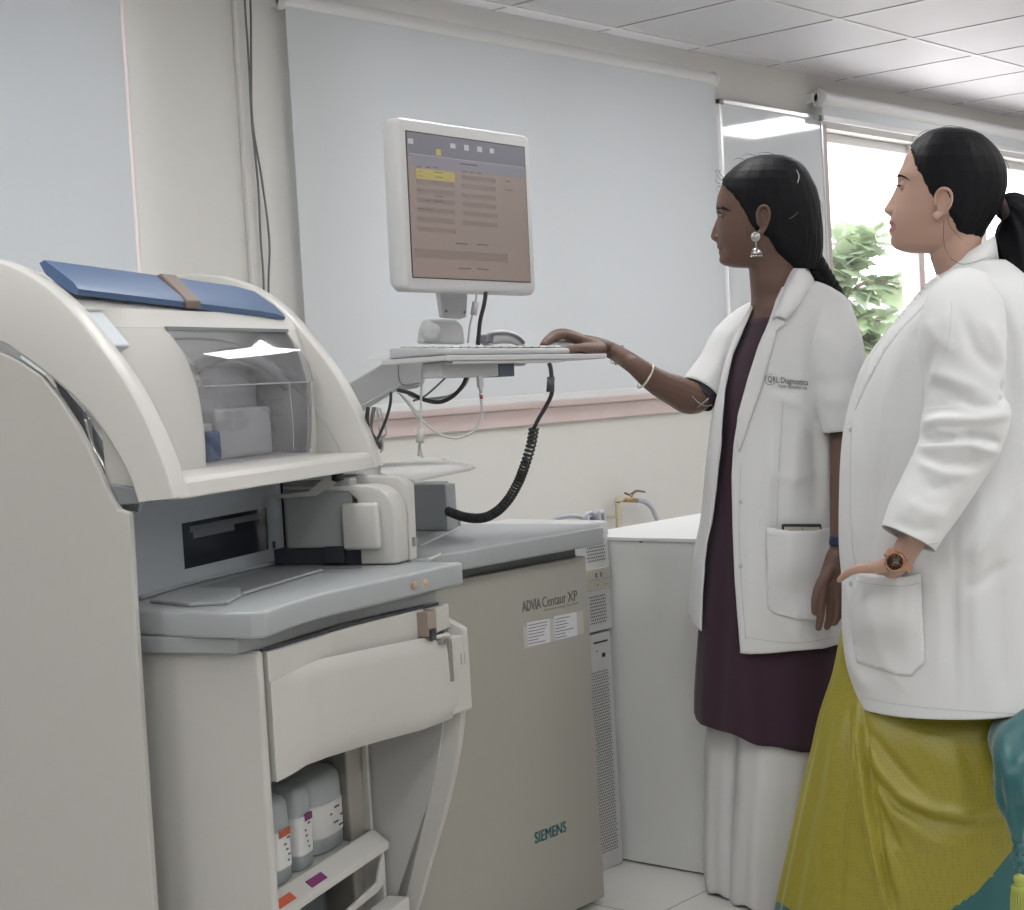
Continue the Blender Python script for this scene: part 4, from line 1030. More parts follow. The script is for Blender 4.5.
bm = NB(); tube(bm, [onY(624, 499.5, YP-.005), onY(637, 500.5, YP-.005)], [.011, .009], 10, sm=False); lathe(bm, [(.0001, 0), (.009, 0), (.007, .02), (.0001, .02)], onY(630, 499, YP), (0, 0, 1), 10); obj('valve', bm, mat('brass', (.42, .31, .16), .3, metal=.8), PT)
bm = NB(); tube(bm, [onY(629, 497, YP), onY(632, 494, YP), onY(637, 491, YP), onY(645, 492, YP)], [.005, .006, .005, .004], 8); tube(bm, [onY(625, 493, YP), onY(632, 496, YP)], .004, 8); obj('valve_lever', bm, M_brown, PT)
bm = NB(); tube(bm, [onY(636, 500.5, YP), onY(644, 501.5, YP), onY(651, 507, YP), onY(655, 515, YP), onY(658, 525, YP), onY(659, 560, YP)], .0095, 10); obj('hose', bm, M_tube, PT)
# ================================================================== PEOPLE
DH = Vector((FW.x, FW.y, 0)).normalized()          # level, away from the viewer
RH = DH.cross(Vector((0, 0, 1))).normalized()      # level, to the right
def face_axes(x):
    """a person's own level axes: DH away from the viewer along the line of sight, RH to the right"""
    global DH, RH, PXC
    d = ray(x, 455); DH = Vector((d.x, d.y, 0)).normalized(); RH = DH.cross(Vector((0, 0, 1))).normalized(); PXC = x
PXC = 512
def SP(x, y, d):
    """point seen at photo x, y on the upright plane through the person's centre (depth d there)"""
    c = S(PXC, 300, d); r_ = ray(x, y); return CAM+r_*((c-CAM).dot(DH)/r_.dot(DH))
def PX(p):
    v = p-CAM; w = v.dot(FW); return (512+F*v.dot(RT)/w, 455-F*v.dot(UP)/w, w)
def skin_mat(name, col, dark):
    m = mat(name, col, .48, bump=.06, bscale=500, spec=.4, sss=.06)
    return m
def fuse(bms, voxel, it=3, fac=.5):
    big = NB()
    for b_ in bms: merge(big, b_)
    me = bpy.data.meshes.new('f'); big.to_mesh(me); big.free()
    o = bpy.data.objects.new('f', me); COL.objects.link(o)
    r = o.modifiers.new('r', 'REMESH'); r.mode = 'VOXEL'; r.voxel_size = voxel
    s = o.modifiers.new('s', 'SMOOTH'); s.factor = fac; s.iterations = it
    bpy.context.view_layer.update()
    m2 = bpy.data.meshes.new_from_object(o.evaluated_get(bpy.context.evaluated_depsgraph_get()))
    bm = NB(); bm.from_mesh(m2); bpy.data.objects.remove(o); bpy.data.meshes.remove(me); bpy.data.meshes.remove(m2)
    for f in bm.faces: f.smooth = True
    return bm
def ring(yc, xl, xr, w, d, n=48, tilt=0, e=2.0, dy=None, ts=None):
    """level ring; centre on photo row yc, px extents xl..xr, half depth w (m)"""
    pl_, pr_ = SP(xl, yc, d), SP(xr, yc, d); c = (pl_+pr_)/2; hw = (pr_-pl_).dot(RH)/2; c = c+Vector((0, 0, SP((xl+xr)/2, yc, d).z-c.z))
    out = []
    T = ts if ts is not None else [2*math.pi*k/n for k in range(n)]
    for t in T:
        ct, st = math.cos(t), math.sin(t)
        a_ = math.copysign(abs(ct)**(2/e), ct); b_ = math.copysign(abs(st)**(2/e), st)
        z = -(tilt*ct+(dy(t) if dy else 0))*d/F
        out.append(c+RH*hw*a_+DH*w*b_+Vector((0, 0, z)))
    return out
def rows_interp(R, step):
    """cubic interpolation of row tuples by their first item"""
    ys = [r[0] for r in R]; out = []; n = len(R[0])
    y = ys[0]
    P = np.array(R, float)
    m = np.zeros_like(P)
    for i in range(len(R)):
        a_, b_ = max(0, i-1), min(len(R)-1, i+1)
        m[i] = (P[b_]-P[a_])/(P[b_, 0]-P[a_, 0])
    N = max(2, int((ys[-1]-ys[0])/step))
    for k in range(N+1):
        y = ys[0]+(ys[-1]-ys[0])*k/N
        i = min(len(R)-2, max(0, int(np.searchsorted(ys, y))-1)); h_ = P[i+1, 0]-P[i, 0]; t = (y-P[i, 0])/h_
        v = (2*t**3-3*t**2+1)*P[i]+(t**3-2*t**2+t)*h_*m[i]+(-2*t**3+3*t**2)*P[i+1]+(t**3-t**2)*h_*m[i+1]
        v[0] = y; out.append(list(v))
    return out
def folds(bm, L, side=True, k_=1.0):
    """L: list of (polyline px, width px, amplitude m); moves vertices along their normals"""
    bm.normal_update()
    lines = [(np.array(pl, float), w, a_*k_) for pl, w, a_ in L]
    mv = []
    for v in bm.verts:
        wt = min(1, max(0, (.15-v.normal.dot(FW))/.5)) if side else 1
        if wt <= 0: continue
        x, y, _ = PX(v.co); s = 0
        for P, w, a_ in lines:
            if not (P[:, 0].min()-3*w < x < P[:, 0].max()+3*w and P[:, 1].min()-3*w < y < P[:, 1].max()+3*w): continue
            A = P[:-1]; B = P[1:]; D = B-A; q = np.array([x, y])-A
            t = np.clip((q*D).sum(1)/np.maximum((D*D).sum(1), 1e-9), 0, 1)
            dd = q-D*t[:, None]; d2 = (dd*dd).sum(1); k = int(d2.argmin())
            tt = (k+t[k])/len(D); en = min(1, 4*tt+.15, 4*(1-tt)+.15)
            s += a_*math.exp(-d2[k]/w**2)*en
        if s: mv.append((v, s*wt))
    for v, s in mv: v.co += v.normal*s
    vs = [v for v, s in mv]
    if vs: bmesh.ops.smooth_vert(bm, verts=vs, factor=.5, use_axis_x=True, use_axis_y=True, use_axis_z=True)
def bvh_of(o):
    bm = NB(); bm.from_mesh(o.data); M_ = Matrix.Translation(root_of(o).location)
    bmesh.ops.transform(bm, matrix=M_, verts=bm.verts)
    b_ = BVHTree.FromBMesh(bm); bm.free(); return b_
def on_surf(bv, x, y, off=0.):
    d = ray(x, y).normalized(); h_ = bv.ray_cast(CAM, d)
    if h_[0] is None:
        p = S(x, y, 3.3); q = bv.find_nearest(p); p = q[0]
        return p-DH*off
    return h_[0]-d*off
def patch(bv, poly, off, th, sub=4, bulge=None):
    t = NB(); vs = [t.verts.new((x, y, 0)) for x, y in poly]; t.faces.new(vs)
    bmesh.ops.triangulate(t, faces=t.faces[:])
    for _ in range(sub):
        L = [e for e in t.edges if e.calc_length() > 5]
        if not L: break
        bmesh.ops.subdivide_edges(t, edges=L, cuts=1); bmesh.ops.triangulate(t, faces=t.faces[:])
    hit = []
    for v in t.verts:
        x, y = v.co.x, v.co.y; q = bv.ray_cast(CAM, ray(x, y).normalized())[0]
        hit.append((x, y, PX(q)[2] if q is not None else None))
    good = [h_ for h_ in hit if h_[2] is not None]; lo = sorted(h_[2] for h_ in good)[len(good)//2]
    good = [h_ for h_ in good if h_[2] < lo+.075]; G = np.array(good)
    for v, (x, y, d) in zip(t.verts, hit):
        if d is None or d >= lo+.075:
            k = int(((G[:, 0]-x)**2+(G[:, 1]-y)**2).argmin()); d = G[k, 2]
        v.co = S(x, y, d-off-(bulge(x, y) if bulge else 0))
    bmesh.ops.recalc_face_normals(t, faces=t.faces)
    if sum(f.normal.dot(FW)*f.calc_area() for f in t.faces) > 0: bmesh.ops.reverse_faces(t, faces=t.faces)
    solid(t, th)
    for f in t.faces: f.smooth = True
    return t
def line_on(bv, pts, r, off=0., n=6):
    P = catmull([Vector((x, y, 0)) for x, y in pts], n)
    bm = NB(); tube(bm, [on_surf(bv, p.x, p.y, off) for p in P], r, 6, sm=False); return bm
def text_on(bv, s, x, y, size_px, width_px, off, slope=0., bold=0.):
    bm = text_bm(s, 1, (0, 0, 0), (1, 0, 0), (0, 1, 0), 0.0, bold)
    w = max(v.co.x for v in bm.verts)
    for v in bm.verts:
        X = x+v.co.x/w*width_px; Y = y-v.co.y*size_px/.69+(X-x)*slope
        v.co = on_surf(bv, X, Y, off)
    bmesh.ops.recalc_face_normals(bm, faces=bm.faces)
    if sum(f.normal.dot(FW)*f.calc_area() for f in bm.faces) > 0: bmesh.ops.reverse_faces(bm, faces=bm.faces)
    return bm
def ball(bm, c, r, sc=(1, 1, 1), u=14, v=10):
    res = bmesh.ops.create_uvsphere(bm, u_segments=u, v_segments=v, radius=r)
    for q in res['verts']:
        q.co = Vector(c)+RH*q.co.x*sc[0]+DH*q.co.y*sc[1]+Vector((0, 0, q.co.z*sc[2]))
def chain(pts, r, ends=True):
    bm = NB(); tube(bm, pts, r, 14, 6)
    if ends: ball(bm, pts[-1], (r[-1] if isinstance(r, (list, tuple)) else r)*.98); ball(bm, pts[0], (r[0] if isinstance(r, (list, tuple)) else r)*.98)
    return bm

def head_mesh(d0, xf, nose, xb, hw, y0, y1, eye, lips):
    s = d0/F
    I = lambda L, y: float(np.interp(y, [q[0] for q in L], [q[1] for q in L]))
    bm = NB(); rings = []
    N = int((y1-y0)/1.1)
    for k in range(N+1):
        y = y0+(y1-y0)*k/N; f_, b_, w = I(xf, y), I(xb, y), I(hw, y)
        fs_ = float(np.mean([I(xf, min(y1-4, max(y0, y+q))) for q in range(-11, 12)])) if eye[1]+8 < y < y1-8 else f_
        xc = f_+(b_-f_)*.52; nz_ = I(nose, y); r_ = []
        for j in range(110):
            t = 2*math.pi*j/110; ct, st = math.cos(t), math.sin(t)
            if ct > 0:      # front
                v = w*math.copysign(abs(st)**.95, st); fe = fs_+(f_-fs_)*math.exp(-(v/11)**2); u = xc-(xc-fe)*ct**.86
            else:
                u = xc+(b_-xc)*(-ct)**.9; v = w*math.copysign(abs(st)**.9, st)
            if ct > 0:
                sg = 3.2+2.2*min(1, max(0, (nz_-2)/6))
                u -= nz_*math.exp(-(v/sg)**2)
                # nostril wings
                ex, ey, ev = eye
                tipy = nose[-3][0]
                u -= 2.6*math.exp(-((abs(v)-5.5)/2.6)**2-((y-tipy+.5)/3.2)**2)
                # eye sockets and brow
                u += 3.6*math.exp(-((abs(v)-ev)/6.5)**2-((y-ey)/5.5)**2)
                u -= .9*math.exp(-((abs(v)-ev)/8)**2-((y-ey+9)/4)**2)
                # cheek
                u -= 1.6*math.exp(-((abs(v)-20)/8)**2-((y-ey-22)/9)**2)
                # mouth: lips are full only near the middle
                ly = lips
                u += 1.6*math.exp(-((abs(v)-13)/4)**2-((y-ly)/4)**2)
                u += 1.1*math.exp(-((y-ly)/.9)**2)*math.exp(-(v/11)**2)
            r_.append(SP(u, y, d0)+DH*(v*s))
        rings.append(r_)
    loft(bm, rings)
    return bm
def ear_mesh(d0, pts, v, lobe, con):
    """pts helix outline px, v offset toward the viewer in px"""
    s = d0/F; bm = NB()
    tube(bm, [SP(x, y, d0)-DH*((v+o_)*s) for x, y, o_ in pts], 1.7*s*1.05, 8)
    res = NB()
    cx_, cy_, rx, ry = con
    t_ = []
    for rr_, dv in ((0., -1.2), (.5, -1.0), (.8, -.2), (1., .8)):
        t_.append([SP(cx_+rx*rr_*math.cos(a), cy_+ry*rr_*math.sin(a), d0)-DH*((v+dv)*s) for a in [2*math.pi*k/20 for k in range(20)]] if rr_ else None)
    t_ = t_[1:]
    t_.append([SP(cx_+rx*.9*math.cos(a), cy_+ry*.9*math.sin(a), d0)+DH*((-v+5)*s) for a in [2*math.pi*k/20 for k in range(20)]])
    loft(res, t_)
    merge(bm, res)
    ball(bm, SP(lobe[0], lobe[1], d0)-DH*((v+.2)*s), lobe[2]*s)
    return bm
def eye_parts(P, d0, c, r, open_=(-16, 20), az=(-62, 50), skin=None, lashes=True, side=-1):
    """eyeball patch flush on the lid ball, facing image-left"""
    s = d0/F; C_ = SP(c[0], c[1], d0)+DH*(side*c[2]*s); R_ = r*s
    fwd, up, out = -RH, Vector((0, 0, 1)), DH*side
    fr = lambda el, a: C_+(fwd*math.cos(a)*math.cos(el)+out*math.sin(a)*math.cos(el)+up*math.sin(el))*R_*1.045
    bm = NB(); g = []
    n = 22
    for i in range(n+1):
        el = math.radians(open_[0]+(open_[1]-open_[0])*i/n); r_ = []
        for j in range(n+1):
            lim = math.sin(math.pi*i/n)**.5
            a = math.radians((az[0]+az[1])/2+(az[1]-az[0])/2*(2*j/n-1)*max(.05, lim)); r_.append(fr(el, a))
        g.append(r_)
    V = [[bm.verts.new(p) for p in r_] for r_ in g]
    for i in range(n):
        for j in range(n):
            f = bm.faces.new([V[i][j], V[i][j+1], V[i+1][j+1], V[i+1][j]]); f.smooth = True
            d = (f.calc_center_median()-C_).normalized(); k = d.dot((fwd*.99+up*0).normalized())
            f.material_index = 2 if k > math.cos(math.radians(13)) else (1 if k > math.cos(math.radians(29)) else 0)
    bmesh.ops.recalc_face_normals(bm, faces=bm.faces)
    if sum((f.calc_center_median()-C_).dot(f.normal) for f in bm.faces) < 0: bmesh.ops.reverse_faces(bm, faces=bm.faces)
    obj('eye', bm, [mat('eye white', (.62, .60, .58), .2), mat('iris brown', (.06, .03, .02), .15), mat('pupil', (.008, .008, .008), .1)], P)
    bm = NB(); tube(bm, [fr(math.radians(open_[1]+2-10*abs(j/8-.5)**2*4), math.radians(az[0]+(az[1]-az[0])*j/8)) for j in range(9)], .0011, 6)
    for j in range(9):
        p = fr(math.radians(open_[1]+1), math.radians(az[0]*.6+(az[1]-az[0])*.9*j/9)); d = (p-C_).normalized()
        tube(bm, [p, p+d*.004+Vector((0, 0, .0005)), p+d*.007+Vector((0, 0, .0025))], [.0005, .0004, .0002], 4, 2)
    obj('eyelashes', bm, M_hair, P)
def lid_ball(d0, c, r, side):
    s = d0/F; bm = NB(); ball(bm, SP(c[0], c[1], d0)+DH*(side*c[2]*s), r*s, u=20, v=14); return bm
M_hair = bpy.data.materials.new('black hair'); M_hair.use_nodes = True
nt = M_hair.node_tree; b = nt.nodes['Principled BSDF']; b.inputs['Base Color'].default_value = (.005, .005, .007, 1); b.inputs['Roughness'].default_value = .5; b.inputs['Specular IOR Level'].default_value = .16
tc = nt.nodes.new('ShaderNodeTexCoord'); mp = nt.nodes.new('ShaderNodeMapping'); mp.inputs['Scale'].default_value = (60, 60, 520); nz = nt.nodes.new('ShaderNodeTexNoise'); nz.inputs['Scale'].default_value = 1.6
bp = nt.nodes.new('ShaderNodeBump'); bp.inputs['Strength'].default_value = .5; bp.inputs['Distance'].default_value = .002
mp.inputs['Rotation'].default_value = (0, .5, .3)
nt.links.new(tc.outputs['Object'], mp.inputs[0]); nt.links.new(mp.outputs[0], nz.inputs[0]); nt.links.new(nz.outputs[0], bp.inputs['Height']); nt.links.new(bp.outputs[0], b.inputs['Normal'])
def hair_cap(d0, rows, wid, y0, y1, seed=1, grow=1.):
    """rows: (y, hairline/front px, back px); wid: (y, half width px)"""
    s = d0/F; I = lambda L, y, k=1: float(np.interp(y, [q[0] for q in L], [q[k] for q in L]))
    bm = NB(); N = int((y1-y0)/.8); rings = []; rnd = random.Random(seed)
    ph = [rnd.uniform(0, 6) for _ in range(6)]
    ytop = y0
    for k in range(N+1):
        y = y0+(y1-y0)*k/N; h_ = I(rows, y, 1); b_ = I(rows, y, 2); full = I(rows, y, 3); w = I(wid, y)
        f_ = full; xc = f_+(b_-f_)*.52; out_, in_ = [], []
        # angle where surface reaches the hairline
        if h_ <= f_+.01: t0 = 0.0
        else:
            if h_ < xc: t0 = math.acos(min(1, max(0, ((xc-h_)/(xc-f_))**(1/.86))))
            else: t0 = math.pi-math.acos(min(1, max(0, ((h_-xc)/(b_-xc))**(1/.9))))
        M_ = 60
        for j in range(2*M_+1):
            t = t0+(2*math.pi-2*t0)*j/(2*M_); ct, st = math.cos(t), math.sin(t)
            if ct > 0: u = xc-(xc-f_)*ct**.86; v = w*math.copysign(abs(st)**.95, st)
            else: u = xc+(b_-xc)*(-ct)**.9; v = w*math.copysign(abs(st)**.9, st)
            gl_ = .35*math.sin(t*23+ph[0]+y*.11)+.3*math.sin(t*41+ph[1]-y*.07)+.2*math.sin(t*67+ph[2])
            q = 1+gl_*.012
            edge = min(1, j/5, (2*M_-j)/5) if t0 > 0 else 1
            k2 = .93+.07*edge
            u2 = xc+(u-xc)*q*k2; v2 = v*q*k2
            out_.append(SP(u2, y, d0)+DH*(v2*s))
            in_.append(SP(xc+(u-xc)*.86, y, d0)+DH*(v*.86*s))
        rings.append(out_+in_[::-1])
    loft(bm, rings)
    bmesh.ops.recalc_face_normals(bm, faces=bm.faces)
    return bm
def wisps(L, r=.00045):
    bm = NB()
    for P in L: tube(bm, [S(*p) for p in P], [r]*(len(P)-1)+[r*.4], 4, 5)
    return bm

M_coat = mat('white lab coat cotton', (.66, .665, .67), .75, bump=.15, bscale=900, sheen=.2)
M_coatd = mat('lab coat seam', (.46, .47, .49), .8)
def orient(bm):
    bmesh.ops.recalc_face_normals(bm, faces=bm.faces)
    c_ = Vector()
    for v in bm.verts: c_ += v.co
    c_ /= max(1, len(bm.verts))
    if sum((f.calc_center_median()-c_).normalized().dot(f.normal)*f.calc_area() for f in bm.faces) < 0: bmesh.ops.reverse_faces(bm, faces=bm.faces)
def thick(bm, th, pre=True):
    if pre: orient(bm)
    solid(bm, th)
    for f in bm.faces: f.smooth = True

# ------------------------------------------------------------------ woman in the maroon dress
D1 = 3.47
face_axes(772)
P1 = thing('person', 'woman with long braid, open lab coat and maroon dress, one hand on the mouse', 'person', onZ(755, 900, 0))
SK1 = skin_mat('brown skin', (.135, .078, .060), 0)
LIP1 = mat('brown lips', (.095, .042, .038), .4)
xf1 = [(158, 754), (162, 745), (168, 736), (175, 729), (182, 724), (187, 721), (195, 718), (202, 716.6), (207, 716), (212, 716.8), (217, 717.6), (222, 717.2), (228, 717.2), (234, 717.6), (240, 718), (242, 718), (246, 717), (248, 717), (250, 719.2), (252.5, 718.4), (256, 720), (260, 719), (263, 720.3), (265.5, 724), (267.5, 733)]
nose1 = [(150, 0), (217, 0), (222, 1.8), (228, 4.3), (232, 6), (236.7, 7.4), (239.5, 6.4), (242.5, 1.2), (244, 0)]
xb1 = [(158, 782), (165, 796), (175, 805), (190, 811), (205, 813), (220, 813), (235, 808), (250, 800), (268, 792)]
hw1 = [(158, 12), (161, 18), (168, 26), (178, 32), (190, 35), (205, 36), (220, 35.5), (235, 33), (245, 30), (255, 25.5), (262, 21), (267.5, 15)]
head1 = head_mesh(3.45, xf1, nose1, xb1, hw1, 158, 267.5, (725, 216, 14), 250)
bv_h = None
pieces = [head1]
pieces.append(ear_mesh(3.45, [(759, 228, 0), (757.5, 220, .3), (758.5, 214, 1), (762, 210.5, 2.6), (766.5, 211, 3.8), (769, 216, 4.2), (768.5, 223, 3.8), (766, 230, 2.4), (762.5, 236, .8)], 39.5, (760.5, 236, 3.4), (763, 222.5, 5.6, 11)))
pieces.append(lid_ball(3.45, (725.3, 216.2, 14), 5.6, -1)); pieces.append(lid_ball(3.45, (725.3, 216.2, 14), 5.6, 1))
bm = NB(); loft(bm, [ring(y, a, b_, w, d, 40) for y, a, b_, w, d in ((245, 748, 806, .056, 3.45), (258, 748, 803, .054, 3.45), (270, 749, 799, .052, 3.45), (283, 750, 800, .054, 3.45), (296, 751, 806, .062, 3.46), (310, 750, 820, .08, 3.46))]); pieces.append(bm)
tr1 = [(287, 766, 806, .055), (293, 758, 822, .085), (301, 752, 836, .11), (315, 748, 845, .12), (335, 744, 846, .112), (370, 735, 842, .105), (430, 732, 838, .095), (500, 728, 840, .10), (560, 718, 842, .10), (620, 722, 838, .09)]
bm = NB(); loft(bm, [ring(r[0], r[1], r[2], r[3], D1, 40) for r in rows_interp(tr1, 10)]); pieces.append(bm)
# legs and feet
for (x0_, x1_, dd) in ((750, 742, 3.50), (780, 778, 3.44)):
    pieces.append(chain([SP(x0_, 600, dd), SP(x0_, 700, dd), SP(x0_-4, 760, dd), SP(x1_, 840, dd), SP(x1_, 885, dd)], [.052, .048, .04, .036, .030]))
    ft = SP(x1_, 893, dd); ft.z = .03
    pieces.append(chain([ft+RH*.06, ft+RH*.01, ft-RH*.030+Vector((0, 0, -.01))], [.032, .03, .018]))
# right arm to the mouse
def HY(x, y, Y): return onY(x, y, Y)
wr = HY(607, 348.5, 2.135)
pieces.append(chain([S(760, 322, 3.58), S(738, 348, 3.58), S(712, 378, 3.55), S(693, 397, 3.51), S(675, 390.5, 3.48), S(655, 380.5, 3.45), S(634, 364.5, 3.42), wr+(S(617, 353.5, PX(wr)[2])-S(607, 348.5, PX(wr)[2]))], [.05, .045, .041, .0375, .034, .0275, .0205, .0185]))
pieces.append(chain([S(617, 353.5, PX(wr)[2]), wr, HY(596, 345.5, 2.135), HY(584, 342.5, 2.135)], [.0185, .018, .019, .017]))
fing = [([(596, 346, 2.125), (582, 341, 2.118), (568, 335.5, 2.112), (557.5, 335.5, 2.110), (550, 340, 2.110), (544.5, 344.2, 2.110)], [.014, .012, .0098, .0085, .0075, .0062]),
        ([(596, 345, 2.138), (582, 340, 2.136), (567, 333.5, 2.134), (556, 333.5, 2.132), (548, 339, 2.132), (542.5, 345, 2.132)], [.014, .0125, .0100, .0088, .0078, .0062]),
        ([(597, 346, 2.152), (584, 341, 2.154), (570, 335.5, 2.156), (559, 336.5, 2.156), (552, 341.5, 2.156), (547, 347, 2.156)], [.014, .012, .0092, .0082, .0072, .006]),
        ([(598, 348, 2.163), (586, 344, 2.170), (574, 340, 2.176), (564, 341.5, 2.178), (558, 346, 2.178)], [.013, .0105, .0082, .0072, .006]),
        ([(600, 349, 2.122), (588, 349, 2.103), (577, 348, 2.094), (569, 349.5, 2.090), (563, 351.5, 2.090)], [.0145, .0125, .0092, .008, .0065])]
for P_, r_ in fing: pieces.append(chain([HY(*q) for q in P_], r_))
# left arm hanging
pieces.append(chain([S(834, 316, 3.40), S(840, 370, 3.375), S(846, 432, 3.355), S(844, 490, 3.335), S(840, 545, 3.315), S(837, 562, 3.31)], [.036, .036, .034, .029, .0205, .021]))
pieces.append(chain([S(837, 556, 3.31), S(833, 575, 3.31), S(831, 592, 3.31)], [.022, .026, .022]))
pieces.append(chain([S(840, 560, 3.31), S(839, 578, 3.305), S(838, 594, 3.305)], [.018, .022, .018]))
for P_, r_ in (([(824, 588), (821.5, 602), (820.5, 616), (818.5, 628)], [.0105, .0092, .0082, .0068]), ([(831, 592), (830.5, 607), (829.5, 619), (827, 627)], [.0105, .0094, .0084, .007]),
               ([(838, 592), (838.5, 606), (837, 617), (834.5, 623)], [.010, .009, .008, .0068]), ([(844, 588), (845, 600), (844.5, 610), (843, 616)], [.009, .008, .0072, .006]),
               ([(829, 572), (821, 584), (816, 597), (815, 612)], [.0125, .0112, .0092, .0075])):
    dd = 3.30 if P_[0][0] > 829.5 else 3.285
    pieces.append(chain([S(x, y, dd) for x, y in P_], r_))
bm = fuse(pieces, .0024, 3)
bv = None
for f in bm.faces:
    x, y, w_ = PX(f.calc_center_median())
    if ((x-714.5)/8)**2+((y-250)/4.4)**2 < 1 and abs(w_-3.45) < .03: f.material_index = 1
B1 = obj('body', bm, [SK1, LIP1], P1, 'brown-skinned body')
eye_parts(P1, 3.45, (725.3, 216.2, 14), 5.6, (-13, 17)); eye_parts(P1, 3.45, (725.3, 216.2, 14), 5.6, (-13, 17), side=1)
s1 = 3.45/F
bvB = bvh_of(B1)
bm = NB()
t_ = patch(bvB, [(716.2, 209.5), (717.5, 206.8), (722, 206.4), (727, 208.4), (731, 211.2), (726.5, 210.4), (721, 208.9)], .0006, .0012, 3); merge(bm, t_)
obj('eyebrow', bm, M_hair, P1)
# nose pin
bm = NB(); ball(bm, on_surf(bvB, 717.2, 235.6, .0006), .0016); obj('nose_pin', bm, mat('pale gold', (.6, .5, .35), .2, metal=.9), P1)
# hair: (y, hairline, back, full front)
hr1 = [(155.2, 768, 776, 768), (156, 757, 786, 757), (159, 747, 795, 747), (163, 740, 801, 740), (168, 733.5, 805.5, 733.5), (174, 727, 809.5, 727), (180, 722, 812.5, 722), (186, 719.5, 815.5, 719), (190, 723, 817, 717), (196, 728, 818.5, 716), (205, 734, 820.5, 716), (214, 739, 821.5, 716), (223, 743.5, 822.5, 716), (229, 748, 822.8, 716), (234, 757, 823, 716), (240, 768, 823.2, 716), (247, 773, 823, 716), (254, 778, 822, 716), (262, 787, 820, 717), (269, 797, 817, 718)]
hwd1 = [(155.2, 5), (156, 12), (159, 19), (163, 25), (168, 30), (174, 34.5), (182, 37.5), (192, 38.5), (205, 38.3), (220, 37.3), (235, 36), (250, 32), (262, 26), (269, 20)]
bm = hair_cap(3.45, hr1, hwd1, 155.2, 269, 3)
HR1 = obj('hair', bm, M_hair, P1, 'black hair pulled back into a long braid'); smooth(HR1, 60)
# braid
bm = NB()
bp_ = catmull([S(808, 256, 3.45), S(816, 268, 3.44), S(824, 280, 3.45), S(832, 292, 3.47), S(838, 305, 3.50), S(842, 325, 3.535), S(842, 360, 3.57), S(838, 410, 3.585)], 14)
for st in range(3):
    Q = []; rr_ = []
    for i, p in enumerate(bp_):
        a = i/len(bp_)*2*math.pi*5.2+st*2*math.pi/3; tp = .55+.45*math.exp(-i/70)
        tg = (bp_[min(i+1, len(bp_)-1)]-bp_[max(0, i-1)]).normalized(); s_ = tg.cross(DH).normalized()
        Q.append(p+s_*math.sin(a)*.014*tp+DH*math.sin(2*a)*.007*tp); rr_.append(.0145*tp)
    tube(bm, Q, rr_, 10, sm=False)
ball(bm, S(811, 256, 3.45), .024, (1, 1, 1.3))
o = obj('braid', bm, M_hair, HR1); smooth(o, 70)
bm = wisps([[(722, 181, 3.45), (717, 175, 3.44), (716, 170, 3.43), (721, 172, 3.42)], [(724, 178, 3.45), (719, 172, 3.45), (722, 169, 3.44)], [(721, 184, 3.44), (716, 182, 3.43), (716.5, 176, 3.42)], [(745, 160, 3.44), (738, 158, 3.44), (733, 161, 3.43)], [(758, 156.5, 3.44), (748, 154, 3.44), (741, 157, 3.44)], [(780, 157, 3.45), (768, 152.5, 3.45), (757, 153.5, 3.45)], [(723, 186, 3.43), (717.5, 187, 3.42), (717, 193, 3.42)], [(818, 196, 3.45), (822, 206, 3.45), (823.5, 218, 3.45)], [(746, 226, 3.37), (748, 235, 3.37), (747, 243, 3.37)]])
obj('stray_hair', bm, M_hair, HR1)
bvH = bvh_of(HR1)
bm = NB(); tube(bm, [on_surf(bvH, x, y, .001) for x, y in ((796.5, 170), (799, 176), (797.5, 183))], .0012, 6); obj('hair_clip', bm, mat('silver metal', (.36, .36, .35), .3, metal=.95), HR1)
bm = NB(); tube(bm, [on_surf(bvH, x, y, .001) for x, y in ((789, 219), (794, 216), (798, 212))], .0006, 6); obj('hair_pin', bm, mat('dull pin', (.15, .15, .16), .4, metal=.6), HR1)
# earring (near side)
M_sil = mat('silver metal', (.36, .36, .35), .3, metal=.95)
ed = 3.45-42.5*s1
bm = NB()
lathe(bm, [(.0001, -.0015), (.0045, -.001), (.0085, 0), (.0095, .0015), (.0085, .003), (.0001, .0035)], S(755.6, 237, ed), DH*-1, 20)
for k in range(12):
    a = 2*math.pi*k/12; ball(bm, S(755.6, 237, ed)-DH*.002+RH*.0088*math.cos(a)+Vector((0, 0, .0088*math.sin(a))), .0014, u=8, v=6)
EAR = obj('earring', bm, M_sil, P1, 'large silver drop earring with bell'); 
bm = NB(); tube(bm, [S(755.8, 241, ed), S(756.2, 248, ed)], .0022, 8)
c_ = S(756.4, 251.5, ed); lathe(bm, [(.001, .008), (.0075, .0065), (.0105, .001), (.0118, -.0035), (.012, -.006), (.0105, -.006), (.008, 0)], c_, (0, 0, 1), 24)
obj('bell', bm, M_sil, EAR)
bm = NB()
for k in range(12):
    a = 2*math.pi*k/12; ball(bm, c_+Vector((math.cos(a)*.0108, math.sin(a)*.0108, -.0095)), .0019, u=8, v=6)
obj('bead_fringe', bm, M_sil, EAR)
